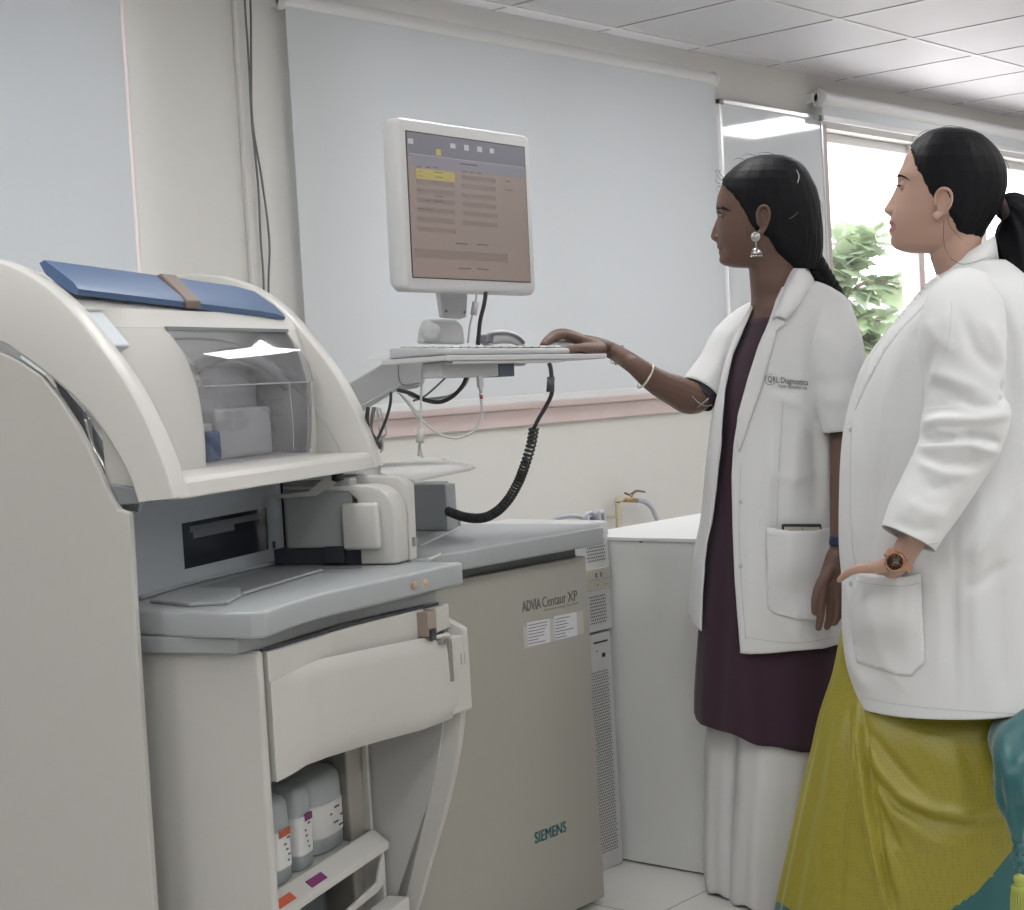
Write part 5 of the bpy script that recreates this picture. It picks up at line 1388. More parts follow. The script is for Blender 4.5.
# dress
M_mar = mat('maroon cotton', (.032, .010, .024), .8, bump=.2, bscale=700, sheen=.15)
ku = [(317, 746, 848, .118), (330, 742, 850, .122), (360, 730, 850, .120), (393, 724, 848, .118), (421, 722, 846, .116), (456, 717, 845, .114), (500, 711, 846, .116), (540, 706, 848, .12), (600, 700, 850, .125), (650, 697.5, 851, .13), (705, 695, 852, .135), (733, 695, 853, .14)]
R_ = rows_interp(ku, 5); bm = NB(); rr_ = []
for i, q in enumerate(R_):
    k = max(0, (q[0]-560)/173); 
    rr_.append(ring(q[0], q[1], q[2], q[3], D1, 96, tilt=20*k, dy=lambda t, k=k: 1.6*k*math.sin(7*t+1)+.9*k*math.sin(13*t)))
for i, r_ in enumerate(rr_):
    k = max(0, (R_[i][0]-440)/290)
    c_ = sum(r_, Vector())/len(r_)
    for j in range(len(r_)):
        t = 2*math.pi*j/96; r_[j] = c_+(r_[j]-c_)*(1+k*(.020*math.sin(9*t+.5)+.014*math.sin(15*t+2)))
loft(bm, rr_, caps=False); orient(bm)
folds(bm, [([(728, 420), (722, 520), (716, 620), (712, 715)], 5, .004), ([(735, 520), (733, 620), (736, 735)], 6, .004), ([(748, 640), (752, 745)], 5, .005), ([(775, 650), (780, 752)], 6, .005), ([(764, 650), (766, 750)], 4, -.004)])
thick(bm, .003, False)
DRS = obj('dress', bm, M_mar, P1, 'knee-length maroon dress')
# trousers
M_tro = mat('white trouser cotton', (.62, .62, .62), .8, bump=.15, bscale=600, sheen=.1)
bm = NB()
for (L, dd, w0) in ((((690, 712, 776, .10), (740, 705, 762, .10), (800, 704, 756, .10), (850, 703, 757, .105), (880, 704, 762, .11), (888, 706, 764, .112)), 3.50, 0), (((690, 740, 832, .085), (740, 738, 826, .095), (800, 735, 816, .105), (850, 732, 812, .11), (890, 730, 812, .115), (900, 731, 812, .117)), 3.42, 1)):
    Rr = rows_interp(L, 6); q_ = []
    for q in Rr:
        r_ = ring(q[0], q[1], q[2], q[3]*.8, dd, 72); c_ = sum(r_, Vector())/len(r_); k = (q[0]-690)/200
        for j in range(72):
            t = 2*math.pi*j/72; r_[j] = c_+(r_[j]-c_)*(1+(.012+.035*k)*math.sin(7*t+w0*2+.5)+.02*k*math.sin(12*t+w0))
            r_[j].z = max(r_[j].z, .004+.004*math.sin(5*t))
        q_.append(r_)
    t_ = NB(); loft(t_, q_, caps=False); thick(t_, .0025); merge(bm, t_)
for f in bm.faces: f.smooth = True
obj('trousers', bm, M_tro, P1, 'wide white trousers')
bm = NB()
for x1_, dd in ((742, 3.50), (778, 3.44)):
    ft = SP(x1_, 893, dd); ft.z = .014
    tube(bm, [ft+RH*.07, ft+RH*.01, ft-RH*.035], [.034, .034, .025], 12)
for v in bm.verts: v.co.z = max(.001, min(v.co.z, .028))
obj('sandals', bm, mat('dark sandal', (.05, .035, .03), .5), P1)
# lab coat 1
xn = [(285, 783), (300, 776), (322, 768), (345, 758), (375, 748), (410, 738), (440, 733), (470, 731), (520, 732), (570, 734), (610, 737), (645, 740)]
xfr = [(285, 760), (298, 754), (316, 747), (351, 731.5), (386, 724), (421, 721), (441, 721), (478, 717), (512, 712.5), (540, 707), (565, 704), (601, 702), (645, 701)]
cr = [(283, 774, 818, .055), (288, 765, 829, .085), (294, 757, 838, .105), (302, 751, 846, .125), (316, 742, 853, .135), (335, 733, 856, .137), (360, 724, 857, .137), (386, 718, 855, .135), (411, 712, 853, .134), (457, 706, 850, .134), (503, 702, 849, .136), (534, 698, 850, .138), (565, 694, 851, .14), (592, 693, 852, .142), (645, 691, 855, .146)]
R_ = rows_interp(cr, 3.2); bm = NB(); rr_ = []
NT_ = 120
for q in R_:
    y, xl, xr, w = q; xc, h_ = (xl+xr)/2, (xr-xl)/2
    a_ = float(np.interp(y, [p[0] for p in xn], [p[1] for p in xn])); b_ = float(np.interp(y, [p[0] for p in xfr], [p[1] for p in xfr]))
    cand = [-math.radians(g) for g in range(40, 181, 2)]
    px_ = [PX(p)[0] for p in ring(y, xl, xr, w, D1, ts=cand)]
    o1 = sorted(zip(px_, cand)); tn = float(np.interp(a_, [q_[0] for q_ in o1], [q_[1] for q_ in o1])); tf = 2*math.pi+float(np.interp(b_, [q_[0] for q_ in o1], [q_[1] for q_ in o1]))
    ts = [tn+(tf-tn)*k/NT_ for k in range(NT_+1)]
    kk = max(0, (y-520)/125)
    def dyf(t, kk=kk): 
        left = max(0, -math.cos(t))**3
        return -34*kk*left-8*kk*max(0, math.sin(t))-6*kk*(.5+.5*math.cos(t))
    r_ = ring(y, xl, xr, w, D1, ts=ts, dy=dyf)
    c_ = sum(r_, Vector())/len(r_); k2 = max(0, (y-430)/215)
    for j, t in enumerate(ts):
        # pixels are measured for the near surface; keep the front edge straight
        r_[j] = c_+(r_[j]-c_)*(1+k2*(.016*math.sin(6*t+1.2)+.010*math.sin(11*t))*min(1, j/10))
    rr_.append(r_)
loft(bm, rr_, closed=False, caps=False); orient(bm)
folds(bm, [([(800, 330), (797, 420), (790, 520)], 9, .005), ([(783, 400), (780, 520), (776, 640)], 8, -.004), ([(775, 430), (768, 520)], 6, .004), ([(812, 400), (818, 470), (815, 520)], 7, -.005), ([(826, 440), (828, 520)], 6, .005),
    ([(770, 392), (785, 388), (800, 389)], 3, -.002), ([(752, 440), (748, 520), (752, 630)], 7, .003), ([(800, 640), (798, 600)], 6, .005), ([(770, 395), (800, 405), (820, 430)], 5, .004), ([(722, 440), (712, 500), (704, 560)], 3, .002), ([(765, 470), (790, 480), (825, 470)], 5, .003)], k_=1.5)
thick(bm, .0035, False)
CT1 = obj('lab_coat', bm, M_coat, P1, 'open white short-sleeved lab coat')
bvC = bvh_of(CT1)
# sleeves
def sleeve(bm, L, n=44, fl=None, wob=0., th=.003, k_=1.):
    """L: list of (point, radius) ; loft perpendicular to the path"""
    pts = catmull([p for p, r in L], 8); rs = np.interp(np.linspace(0, len(L)-1, len(pts)), range(len(L)), [r for p, r in L])
    t_ = NB(); rings = []; up = None
    for i, p in enumerate(pts):
        tg = (pts[min(i+1, len(pts)-1)]-pts[max(i-1, 0)]).normalized()
        a_ = (DH-tg*DH.dot(tg)).normalized(); b2 = tg.cross(a_)
        rings.append([p+(a_*math.cos(2*math.pi*k/n)*.92+b2*math.sin(2*math.pi*k/n))*rs[i]*(1+wob*math.sin(3*2*math.pi*k/n+i*.4)+wob*.6*math.sin(5*2*math.pi*k/n-i*.3)) for k in range(n)])
    loft(t_, rings, caps=False); orient(t_)
    if fl: folds(t_, fl, k_=k_)
    thick(t_, th, False); merge(bm, t_)
bm = NB(); sleeve(bm, [(S(820, 300, 3.42), .030), (S(827, 312, 3.385), .050), (S(834, 340, 3.36), .058), (S(838, 375, 3.35), .058), (S(842, 405, 3.345), .051), (S(845, 431, 3.345), .045)], wob=.02, fl=[([(815, 330), (835, 350), (858, 352)], 5, .003), ([(812, 378), (830, 385), (850, 378)], 6, -.004), ([(822, 400), (838, 403), (855, 396)], 4, .003), ([(826, 320), (838, 345), (845, 380)], 5, .003)], k_=1.4)
obj('sleeve', bm, M_coat, CT1)
bm = NB(); sleeve(bm, [(S(764, 318, 3.545), .045), (S(748, 330, 3.55), .052), (S(732, 346, 3.55), .052), (S(717, 367, 3.54), .045), (S(701, 391, 3.52), .0455)], wob=.02, fl=[([(735, 322), (722, 350), (712, 385)], 4, .003), ([(722, 338), (708, 362), (698, 380)], 4, -.002), ([(742, 345), (725, 368)], 4, -.004)], k_=1.4)
obj('sleeve', bm, M_coat, CT1)
# dress sleeve band showing below the coat cuff
bm = NB(); sleeve(bm, [(S(708, 384, 3.53), .039), (S(697, 398, 3.512), .0405)], wob=0)
DS = obj('dress_sleeve', bm, mat('dark sleeve lining', (.022, .018, .03), .7), DRS)
bm = NB(); tube(bm, [S(692, 396, 3.46), S(699, 403, 3.455), S(706, 406, 3.46), S(712, 405, 3.47)], .0011, 6); tube(bm, [S(697, 408, 3.46), S(703, 403, 3.455), S(709, 398, 3.46)], .0011, 6); obj('tie_cord', bm, M_sil, DRS)
# bangles
M_bang = mat('pale bangle', (.62, .60, .52), .3, metal=.5)
def hoop(cpt, axis, r, th, m, name, lab_, par, flat=1.):
    axis = axis.normalized(); a_ = axis.cross(Vector((0, 0, 1))).normalized(); b2 = axis.cross(a_)
    bm = NB(); P_ = [cpt+(a_*math.cos(2*math.pi*k/40)+b2*math.sin(2*math.pi*k/40))*r for k in range(41)]
    tube(bm, P_, th, 8, sm=False); return obj(name, bm, m, par, lab_)
ax_ = S(634, 364.5, 3.42)-S(675, 390.5, 3.48)
hoop(S(645.5, 376, 3.435), ax_+RH*-.01+DH*.03, .0285, .0022, M_bang, 'bangle', 'pale plain bangle', P1)
hoop(S(617.5, 354.5, PX(wr)[2]+.004), ax_+DH*.03, .0222, .0013, M_sil, 'bracelet', 'thin silver bracelet with small charm', P1)
bm = NB(); ball(bm, S(618, 361, PX(wr)[2]-.019), .0035); ball(bm, S(616, 364, PX(wr)[2]-.017), .003); ball(bm, S(614.5, 360, PX(wr)[2]-.018), .0028); obj('charm', bm, M_sil, P1)
bm = NB(); sleeve(bm, [(S(841.5, 537, 3.31), .0235), (S(840.5, 546, 3.31), .0235)], wob=0, th=.002); ball(bm, S(832.5, 541, 3.305), .010, (.7, .8, 1.1)); obj('wristband', bm, mat('dark blue band', (.02, .028, .075), .4), P1)
# collar, lapel, pocket, buttons, emblem
bm = NB()
# standing collar round the neck
g0, g1, g2 = [], [], []
for k in range(25):
    t = math.radians(-50+k*225/24.)
    c0 = S(783, 290, 3.455); c1 = S(789, 279, 3.455)
    rx0, rd0 = .062, .068
    tilt_ = math.cos(t)
    g0.append(c0+RH*math.cos(t)*.060+DH*math.sin(t)*.072+Vector((0, 0, -.018+.012*tilt_)))
    g1.append(c1+RH*math.cos(t)*.043+DH*math.sin(t)*.060+Vector((0, 0, .002+.020*tilt_)))
    g2.append(c0+RH*math.cos(t)*.076+DH*math.sin(t)*.086+Vector((0, 0, -.028+.010*tilt_)))
t_ = NB(); sheet(t_, [g0, g1]); thick(t_, .002); merge(bm, t_)
t_ = NB(); sheet(t_, [g1, [a.lerp(b_, .5)+Vector((0, 0, .004)) for a, b_ in zip(g1, g2)], g2]); thick(t_, .002); merge(bm, t_)
inn = [S(800, 264, 3.43), S(793, 270, 3.40), S(786, 283, 3.375), on_surf(bvC, 780, 300, .010), on_surf(bvC, 772, 318, .008)]
out_ = [on_surf(bvC, 815, 283, .004), on_surf(bvC, 808, 291, .006), on_surf(bvC, 800, 303, .007), on_surf(bvC, 794, 312, .007), on_surf(bvC, 788, 319, .006)]
inn = catmull(inn, 5); out_ = catmull(out_, 5)
t_ = NB(); sheet(t_, [inn, [a.lerp(b_, .33)-DH*.010+Vector((0, 0, .004)) for a, b_ in zip(inn, out_)], [a.lerp(b_, .7)-DH*.007 for a, b_ in zip(inn, out_)], out_]); thick(t_, .0025); merge(bm, t_)
t_ = NB(); sheet(t_, [inn, [p+DH*.004+Vector((0, 0, -.03)) for p in inn]]); thick(t_, .002); merge(bm, t_)
for f in bm.faces: f.smooth = True
obj('collar', bm, M_coat, CT1)
bm = patch(bvC, [(776, 311), (769.5, 324), (759.5, 346), (750, 374), (740.5, 409), (735.5, 440), (738.5, 452), (748, 425), (761, 388), (772, 348), (776, 331), (787, 323), (780, 317)], .005, .003)
obj('lapel', bm, M_coat, CT1)
PK = obj('pocket', patch(bvC, [(766, 527), (790, 531), (815, 530.5), (837, 526.5), (839, 575), (838, 622), (800, 620), (775, 614), (767.5, 608)], .004, .002, bulge=lambda x, y: .020*math.exp(-(abs(y-548)/34)**4-(abs(x-803)/29)**4)), M_coat, CT1)
obj('pocket_hem', line_on(bvC, [(767, 534), (790, 538), (815, 537.5), (837, 534)], .0007, .0125), M_coatd, CT1)
for y_ in (502, 566): obj('button', (lambda b_: (ball(b_, on_surf(bvC, 740.5, y_, .002), .0045, (1, .4, 1)), b_)[1])(NB()), M_coatd, CT1)
obj('seam', line_on(bvC, [(741, 465), (739, 520), (741, 580), (746, 640)], .0006, .0005), M_coatd, CT1)
obj('seam', line_on(bvC, [(783, 400), (779, 470), (777, 525)], .0006, .0005), M_coatd, CT1)
obj('hem_stitch', line_on(bvC, [(745, 637), (770, 641), (800, 643), (835, 637)], .0006, .0005), M_coatd, CT1)
EM = NB()
for k in range(11):
    a = math.radians(75+k*24)
    t_ = NB(); p = on_surf(bvC, 770.3+5.1*math.cos(a), 379.5-5.3*math.sin(a), .003); ball(t_, p, .0014, (1, .5, 1), 8, 6)
    c_ = (.45, .28, .12) if 0 <= k < 3 else ((.12, .12, .2) if k < 5 else (.03, .20, .38))
    o_ = obj('emblem_dot', t_, mat('emblem dot %.2f' % c_[0], c_, .6), CT1)
EM.free()
TX = mat('black print', (.025, .025, .03), .6)
obj('coat_print', text_on(bvC, 'QRL Diagnostics', 767.5, 381.8, 5.8, 40.5, .004, .085, .004), TX, CT1)
obj('coat_print', text_on(bvC, 'Super Speciality Lab', 778.5, 387.2, 3.0, 28.5, .004, .085, .004), TX, CT1)
# phone in the pocket
pc = on_surf(bvC, 802, 536, .007)
PH = thing('phone', 'phone in black case sticking out of the coat pocket above the maroon dress', 'phone', pc+Vector((0, 0, -.035)))
pax = (on_surf(bvC, 822, 540, 0)-on_surf(bvC, 783, 540, 0)).normalized(); pdn = Vector((-pax.y, pax.x, 0)).normalized(); pdn = pdn if pdn.dot(DH) > 0 else -pdn
PF = lambda a_, b_, c_: pc+pax*a_+pdn*b_+Vector((0, 0, c_))
wpx = 20.5*3.33/F
bm = NB(); box(bm, -wpx, wpx, -.004, .004, -.035, .025, .0035, fr=PF, seg=3); obj('case', bm, M_blk, PH)
bm = NB(); box(bm, -wpx+.004, wpx-.004, -.0048, -.0035, -.03, .019, .001, fr=PF); obj('back_cover', bm, mat('beige phone back', (.44, .42, .34), .4), PH)
bm = NB(); box(bm, -.001, .0015, -.0052, -.0045, -.03, .019, fr=PF); obj('case_line', bm, M_slabd, PH)

# ------------------------------------------------------------------ woman in the saree
D2 = 3.15
face_axes(948)
P2_ = thing('person', 'woman with ponytail, long-sleeved lab coat over yellow saree, hand in coat pocket', 'person', onZ(930, 962, 0))
SK2 = skin_mat('light brown skin', (.45, .285, .225), 0)
LIP2 = mat('rose lips', (.34, .16, .15), .4)
# saree
def saree_mat(name, col, dot):
    m = bpy.data.materials.new(name); m.use_nodes = True; nt = m.node_tree; b = nt.nodes['Principled BSDF']
    b.inputs['Roughness'].default_value = .42; b.inputs['Sheen Weight'].default_value = .35; b.inputs['Sheen Tint'].default_value = (.9, .85, .3, 1)
    tc = nt.nodes.new('ShaderNodeTexCoord'); vo = nt.nodes.new('ShaderNodeTexVoronoi'); vo.inputs['Scale'].default_value = 150; vo.inputs['Randomness'].default_value = .25
    rp = nt.nodes.new('ShaderNodeValToRGB'); rp.color_ramp.elements[0].position = .22; rp.color_ramp.elements[1].position = .36
    rp.color_ramp.elements[0].color = tuple(dot)+(1,); rp.color_ramp.elements[1].color = tuple(col)+(1,)
    nt.links.new(tc.outputs['Object'], vo.inputs['Vector']); nt.links.new(vo.outputs['Distance'], rp.inputs[0]); nt.links.new(rp.outputs[0], b.inputs['Base Color'])
    return m
M_sar = saree_mat('yellow-green silk', (.27, .235, .024), (.215, .18, .02)); M_tealc = mat('teal silk', (.006, .095, .10), .38, sheen=.4, bump=.1, bscale=400)
sr = [(560, 862, 1045, .12), (620, 843, 1048, .12), (670, 833, 1050, .125), (705, 822, 1052, .15), (725, 817, 1056, .172), (745, 813, 1058, .185), (781, 804.5, 1062, .20), (840, 792, 1066, .215), (904, 779, 1070, .23), (968, 768, 1074, .24)]
R_ = rows_interp(sr, 1.9); bm = NB(); rr_ = []
for q in R_:
    r_ = ring(q[0], q[1], q[2], q[3]*.93, D2, 400); c_ = sum(r_, Vector())/len(r_); k = max(0, (q[0]-600)/360)
    for j in range(400):
        t = 2*math.pi*j/400
        pl = max(0, -math.cos(t))**2*k
        r_[j] = c_+(r_[j]-c_)*(1+pl*.022*math.sin(22*t)+k*.010*math.sin(8*t))
        r_[j].z = max(r_[j].z, .005)
    rr_.append(r_)
loft(bm, rr_, caps=False); orient(bm)
folds(bm, [([(857, 705), (860, 750), (867, 810), (878, 870), (888, 912)], 4.5, .016), ([(863, 712), (868, 760), (875, 815), (886, 870), (896, 912)], 3.5, -.010),
    ([(851, 705), (848, 760), (842, 840), (838, 912)], 3.5, -.008), ([(840, 720), (830, 800), (820, 912)], 7, .007),
    ([(862, 738), (878, 768), (900, 795), (930, 810), (965, 816), (1004, 814)], 6, .013), ([(866, 755), (880, 785), (902, 808), (932, 820), (965, 825), (1000, 823)], 6, -.009),
    ([(866, 728), (885, 752), (905, 775), (925, 795)], 5, -.006), ([(870, 775), (890, 810), (925, 840), (960, 850)], 8, .006), ([(874, 790), (888, 826), (900, 850)], 4, -.007), ([(880, 835), (893, 870), (903, 905)], 6, .008), ([(905, 730), (940, 760), (975, 785)], 12, .004), ([(960, 730), (975, 780), (985, 808)], 8, -.006)])
# the lower teal border of the cloth
bl_ = [(1017, 842), (1008, 856), (992, 876), (975, 893), (955, 907), (930, 922), (860, 935), (820, 930), (795, 912), (780, 903), (765, 896)]
bx = [p[0] for p in bl_][::-1]; by = [p[1] for p in bl_][::-1]
for v in bm.verts:
    x, y, w_ = PX(v.co)
    if 770 < x < 1017 and y > 835:
        yb = float(np.interp(x, bx, by))
        if abs(y-yb) < 1.05: v.co.z -= (yb-y)*w_/F
for f in bm.faces:
    x, y, w_ = PX(f.calc_center_median())
    if y > (np.interp(x, bx, by) if x < 1017 else 842): f.material_index = 1
thick(bm, .0025, False)
obj('saree', bm, [M_sar, M_tealc], P2_, 'yellow-green dotted silk saree with teal border')
bm = NB()
L_ = [(S(1032, 690, 3.13), .030), (S(1027, 716, 3.075), .044), (S(1020, 745, 2.985), .052), (S(1017, 775, 2.925), .045), (S(1017, 805, 2.915), .030), (S(1018, 828, 2.91), .018), (S(1019, 843, 2.91), .010)]
sleeve(bm, L_, 60, fl=[([(1004, 780), (1010, 805), (1016, 830)], 3, .004), ([(1012, 770), (1016, 800), (1018, 820)], 3, -.004), ([(1000, 725), (1004, 760), (1010, 790)], 4, .005)], wob=.10, th=.002)
PAL = obj('saree_end', bm, M_tealc, P2_, 'gathered teal end of the saree')
bm = NB()
ball(bm, S(1019, 848, 2.905), .011, (1, 1, 1.1)); ball(bm, S(1016, 858, 2.905), .009); ball(bm, S(1021, 862, 2.905), .010); ball(bm, S(1017, 869, 2.905), .007)
obj('tassel_knot', bm, M_tealc, PAL)
bm = NB(); lathe(bm, [(.002, .012), (.009, .008), (.010, 0), (.008, -.006), (.013, -.02), (.016, -.045), (.014, -.062), (.002, -.064)], S(1019, 880, 2.905), (0, 0, 1), 20)
for k in range(20):
    a = 2*math.pi*k/20; c_ = S(1019, 880, 2.905)+Vector((math.cos(a)*.012, math.sin(a)*.012, -.01)); tube(bm, [c_, c_+Vector((math.cos(a)*.003, math.sin(a)*.003, -.03)), c_+Vector((math.cos(a)*.004, math.sin(a)*.004, -.056))], .0022, 5, 3)
obj('tassel', bm, mat('lime thread', (.36, .40, .09), .7), PAL)
# lab coat 2
cr2 = [(262, 953, 1006, .065), (267, 945, 1013, .082), (274, 936, 1021, .105), (284, 924, 1032, .135), (300, 910, 1044, .16), (330, 882.5, 1056, .18), (356, 864, 1060, .185), (380, 854, 1060, .187), (414, 845, 1058, .186), (449, 840.5, 1056, .185), (500, 838.5, 1056, .185), (545, 838.5, 1057, .187), (577, 841, 1058, .188), (625, 841, 1060, .19), (655, 843, 1062, .192), (690, 850, 1063, .194), (699, 851.5, 1064, .195)]
R_ = rows_interp(cr2, 2.6); bm = NB(); rr_ = []
for q in R_:
    r_ = ring(q[0], q[1], q[2], q[3], D2, 190); c_ = sum(r_, Vector())/len(r_); k = max(0, (q[0]-420)/280)
    for j in range(190):
        t = 2*math.pi*j/190; r_[j] = c_+(r_[j]-c_)*(1+k*(.008*math.sin(5*t+2)+.006*math.sin(9*t)))
    rr_.append(r_)
loft(bm, rr_, caps=False); orient(bm)
folds(bm, [([(930, 300), (905, 335), (890, 400), (880, 480)], 9, .004), ([(952, 300), (930, 322), (915, 345)], 5, -.004), ([(905, 360), (890, 440), (872, 520)], 7, -.004), ([(860, 420), (858, 500), (862, 560)], 6, .004), ([(875, 470), (870, 560)], 6, -.004),
    ([(956, 520), (955, 600), (957, 712)], 1.8, -.003), ([(962, 520), (961, 600), (963, 712)], 3, .0025), ([(1010, 500), (985, 540), (965, 560)], 9, .006), ([(1015, 560), (985, 580), (965, 590)], 7, -.004), ([(846, 580), (850, 600), (852, 625)], 3, .004), ([(848, 640), (856, 670), (868, 690)], 6, .004), ([(930, 560), (940, 620), (938, 700)], 8, .003),
    ([(1000, 300), (1012, 345), (1008, 400)], 6, -.006), ([(1015, 310), (1022, 400), (1015, 480)], 8, .005), ([(980, 500), (975, 600), (980, 700)], 9, .005), ([(1000, 560), (1000, 640), (1005, 710)], 9, -.005), ([(868, 600), (880, 650), (905, 690)], 8, .004)], k_=1.6)
thick(bm, .0035, False)
CT2 = obj('lab_coat', bm, M_coat, P2_, 'white long-sleeved lab coat')
bv2 = bvh_of(CT2)
xf2 = [(132, 934), (138, 923), (145, 914), (151, 909), (158, 905), (165, 902.8), (171, 899.7), (175, 897.8), (179, 897.2), (182.5, 898), (187, 898), (192, 897.6), (198, 897), (205, 895.8), (211, 894.2), (216, 891.8), (218, 890.8), (223, 888.3), (226.5, 891.4), (230.5, 888.2), (234, 890.6), (236.4, 891.3), (241, 890.1), (245, 891.3), (248.5, 894.5), (251, 900), (252.8, 909)]
nose2 = [(130, 0), (182, 0), (187, 2.0), (192, 4.0), (198, 6.6), (204, 9.3), (208.5, 11.2), (211.5, 10.4), (214.5, 5.2), (217, 0)]
xb2 = [(132, 962), (138, 978), (148, 990), (160, 998), (175, 1001), (190, 998), (205, 990), (220, 982), (235, 976), (253, 972)]
hw2 = [(132, 14), (135, 21), (142, 29), (152, 35), (165, 38.5), (180, 40), (200, 39), (215, 37), (228, 34), (238, 30), (246, 25), (252.8, 17)]
head2 = head_mesh(3.15, xf2, nose2, xb2, hw2, 132, 252.8, (904, 187, 15.5), 226.5)
pieces = [head2]
pieces.append(ear_mesh(3.15, [(935, 209, 0), (935.5, 201, .3), (938, 195.5, 1.2), (943, 192.8, 2.8), (948.5, 194.5, 4), (951.5, 200, 4.4), (950.5, 208, 4), (946.5, 214.5, 2.6), (940, 219.5, 1)], 42.5, (936.5, 219.5, 4.2), (943, 206, 7.2, 12)))
pieces.append(lid_ball(3.15, (905, 187.5, 15.5), 5.3, -1)); pieces.append(lid_ball(3.15, (905, 187.5, 15.5), 5.3, 1))
bm = NB(); loft(bm, [ring(y, a, b_, w, d, 40) for y, a, b_, w, d in ((230, 930, 983, .054, 3.15), (243, 929, 982, .053, 3.15), (256, 930, 981, .053, 3.15), (268, 934, 984, .054, 3.15), (280, 938, 992, .062, 3.15), (295, 935, 1005, .08, 3.15))]); pieces.append(bm)
tr2 = [(276, 945, 1000, .07), (284, 938, 1012, .11), (295, 930, 1025, .14), (320, 905, 1035, .15), (360, 885, 1038, .145), (430, 870, 1030, .14), (500, 865, 1030, .14), (560, 862, 1040, .15), (620, 868, 1045, .15)]
bm = NB(); loft(bm, [ring(r[0], r[1], r[2], r[3], D2, 40) for r in rows_interp(tr2, 10)]); pieces.append(bm)
for dd in (3.10, 3.21):
    pieces.append(chain([SP(948, 620, dd), SP(945, 760, dd), SP(940, 860, dd), SP(938, 935, dd)], [.055, .05, .045, .035]))
    ft = SP(934, 945, dd); ft.z = .045
    pieces.append(chain([ft+RH*.04, ft-RH*.05, ft-RH*.15+Vector((0, 0, -.012))], [.034, .03, .018]))
DN = 2.955
pieces.append(chain([S(972, 305, 3.05), S(966, 370, 3.0), S(964, 428, 2.975), S(946, 475, 2.955), S(923, 520, 2.945), S(908, 547, 2.95), S(898, 562, 2.953)], [.042, .042, .040, .036, .030, .0235, .0225]))
dsf = lambda x: PX(on_surf(bv2, x, 600))[2]
pieces.append(chain([S(900, 560, 2.953), S(888, 575, dsf(888)-.020), S(880, 592, dsf(880)-.012)], [.0215, .0195, .017]))
pieces.append(chain([S(896, 560, 2.957), S(882, 566, 2.968), S(868, 568, 2.985), S(857, 569, 3.0), S(847.5, 573, 3.02), S(839.5, 580, 3.04)], [.0165, .0125, .0100, .0088, .0080, .0056]))
for k, (a0, a1) in enumerate((((866, 594), (862, 625)), ((875, 600), (872, 634)), ((884, 602), (882, 634)), ((892, 598), (892, 624)))):
    pieces.append(chain([S(a0[0]+2, a0[1]-12, dsf(a0[0]+2)-.008), S(a0[0], a0[1], dsf(a0[0])-.005), S((a0[0]+a1[0])/2, (a0[1]+a1[1])/2, dsf(a0[0])-.004), S(a1[0], a1[1], dsf(a1[0])-.003)], [.0105, .0098, .0088, .007]))
# far arm hanging
pieces.append(chain([S(975, 310, 3.31), S(978, 380, 3.34), S(975, 450, 3.34), S(955, 520, 3.36), S(945, 565, 3.36)], [.05, .045, .04, .03, .022]))
pieces.append(chain([S(944, 565, 3.36), S(940, 590, 3.36), S(938, 612, 3.36)], [.022, .028, .018]))
for q in range(4): pieces.append(chain([S(930+q*6, 605, 3.36), S(929+q*6, 622, 3.36), S(930+q*6, 636, 3.36)], [.0095, .0085, .007]))
pieces.append(chain([S(934, 585, 3.35), S(926, 600, 3.35), S(924, 614, 3.35)], [.012, .010, .008]))
bm = fuse(pieces, .0024, 3)
for f in bm.faces:
    x, y, w_ = PX(f.calc_center_median())
    if ((x-887)/9)**2+((y-226.8)/6.2)**2 < 1 and abs(w_-3.16) < .04: f.material_index = 1
B2 = obj('body', bm, [SK2, LIP2], P2_, 'light-brown-skinned body')
eye_parts(P2_, 3.15, (905, 187.5, 15.5), 5.3, (-22, 3)); eye_parts(P2_, 3.15, (905, 187.5, 15.5), 5.3, (-22, 3), side=1)
bvB2 = bvh_of(B2)
bm = patch(bvB2, [(896.8, 177), (897.6, 174.6), (901, 174.4), (905.5, 176.6), (910.5, 181), (905, 178.3), (901, 176.6)], .0006, .0012, 3)
obj('eyebrow', bm, M_hair, P2_)
bm = NB(); ball(bm, on_surf(bvB2, 936.2, 221, .001), .0014); obj('ear_stud', bm, mat('pale gold', (.6, .5, .35), .2, metal=.9), P2_)
hr2 = [(127.6, 948, 956, 948), (128.4, 938, 966, 938), (131, 929, 975, 929), (135, 922, 983, 922), (140, 916, 989, 916), (146, 910.5, 995, 910.5), (151, 907.5, 999, 906), (158, 910, 1003, 901), (166, 911.8, 1006, 898), (176, 914, 1007.5, 896), (187, 918.5, 1007, 896), (198, 924, 1004, 896), (206, 929, 1000.5, 896), (211, 934, 998, 896), (215, 946, 996, 896), (221, 952, 992, 894), (230, 957, 986.5, 892), (238, 963, 982, 890), (246, 972, 980, 890)]
hwd2 = [(127.6, 5), (128.4, 12), (131, 19), (135, 26), (140, 31), (148, 36.5), (160, 40.5), (175, 41.5), (190, 40.8), (205, 39.6), (218, 38), (230, 34), (240, 29), (246, 24)]
bm = hair_cap(3.15, hr2, hwd2, 127.6, 246, 9)
HR2 = obj('hair', bm, M_hair, P2_, 'black hair tied in a ponytail'); smooth(HR2, 60)
bm = NB()
pp = catmull([S(1000, 206, 3.15), S(1012, 210, 3.15), S(1022, 226, 3.15), S(1029, 255, 3.14), S(1034, 290, 3.14), S(1037, 340, 3.15), S(1036, 390, 3.16), S(1030, 430, 3.17)], 8)
wd = np.interp(np.linspace(0, 7, len(pp)), range(8), [.020, .034, .052, .058, .056, .048, .036, .006])
rings = []
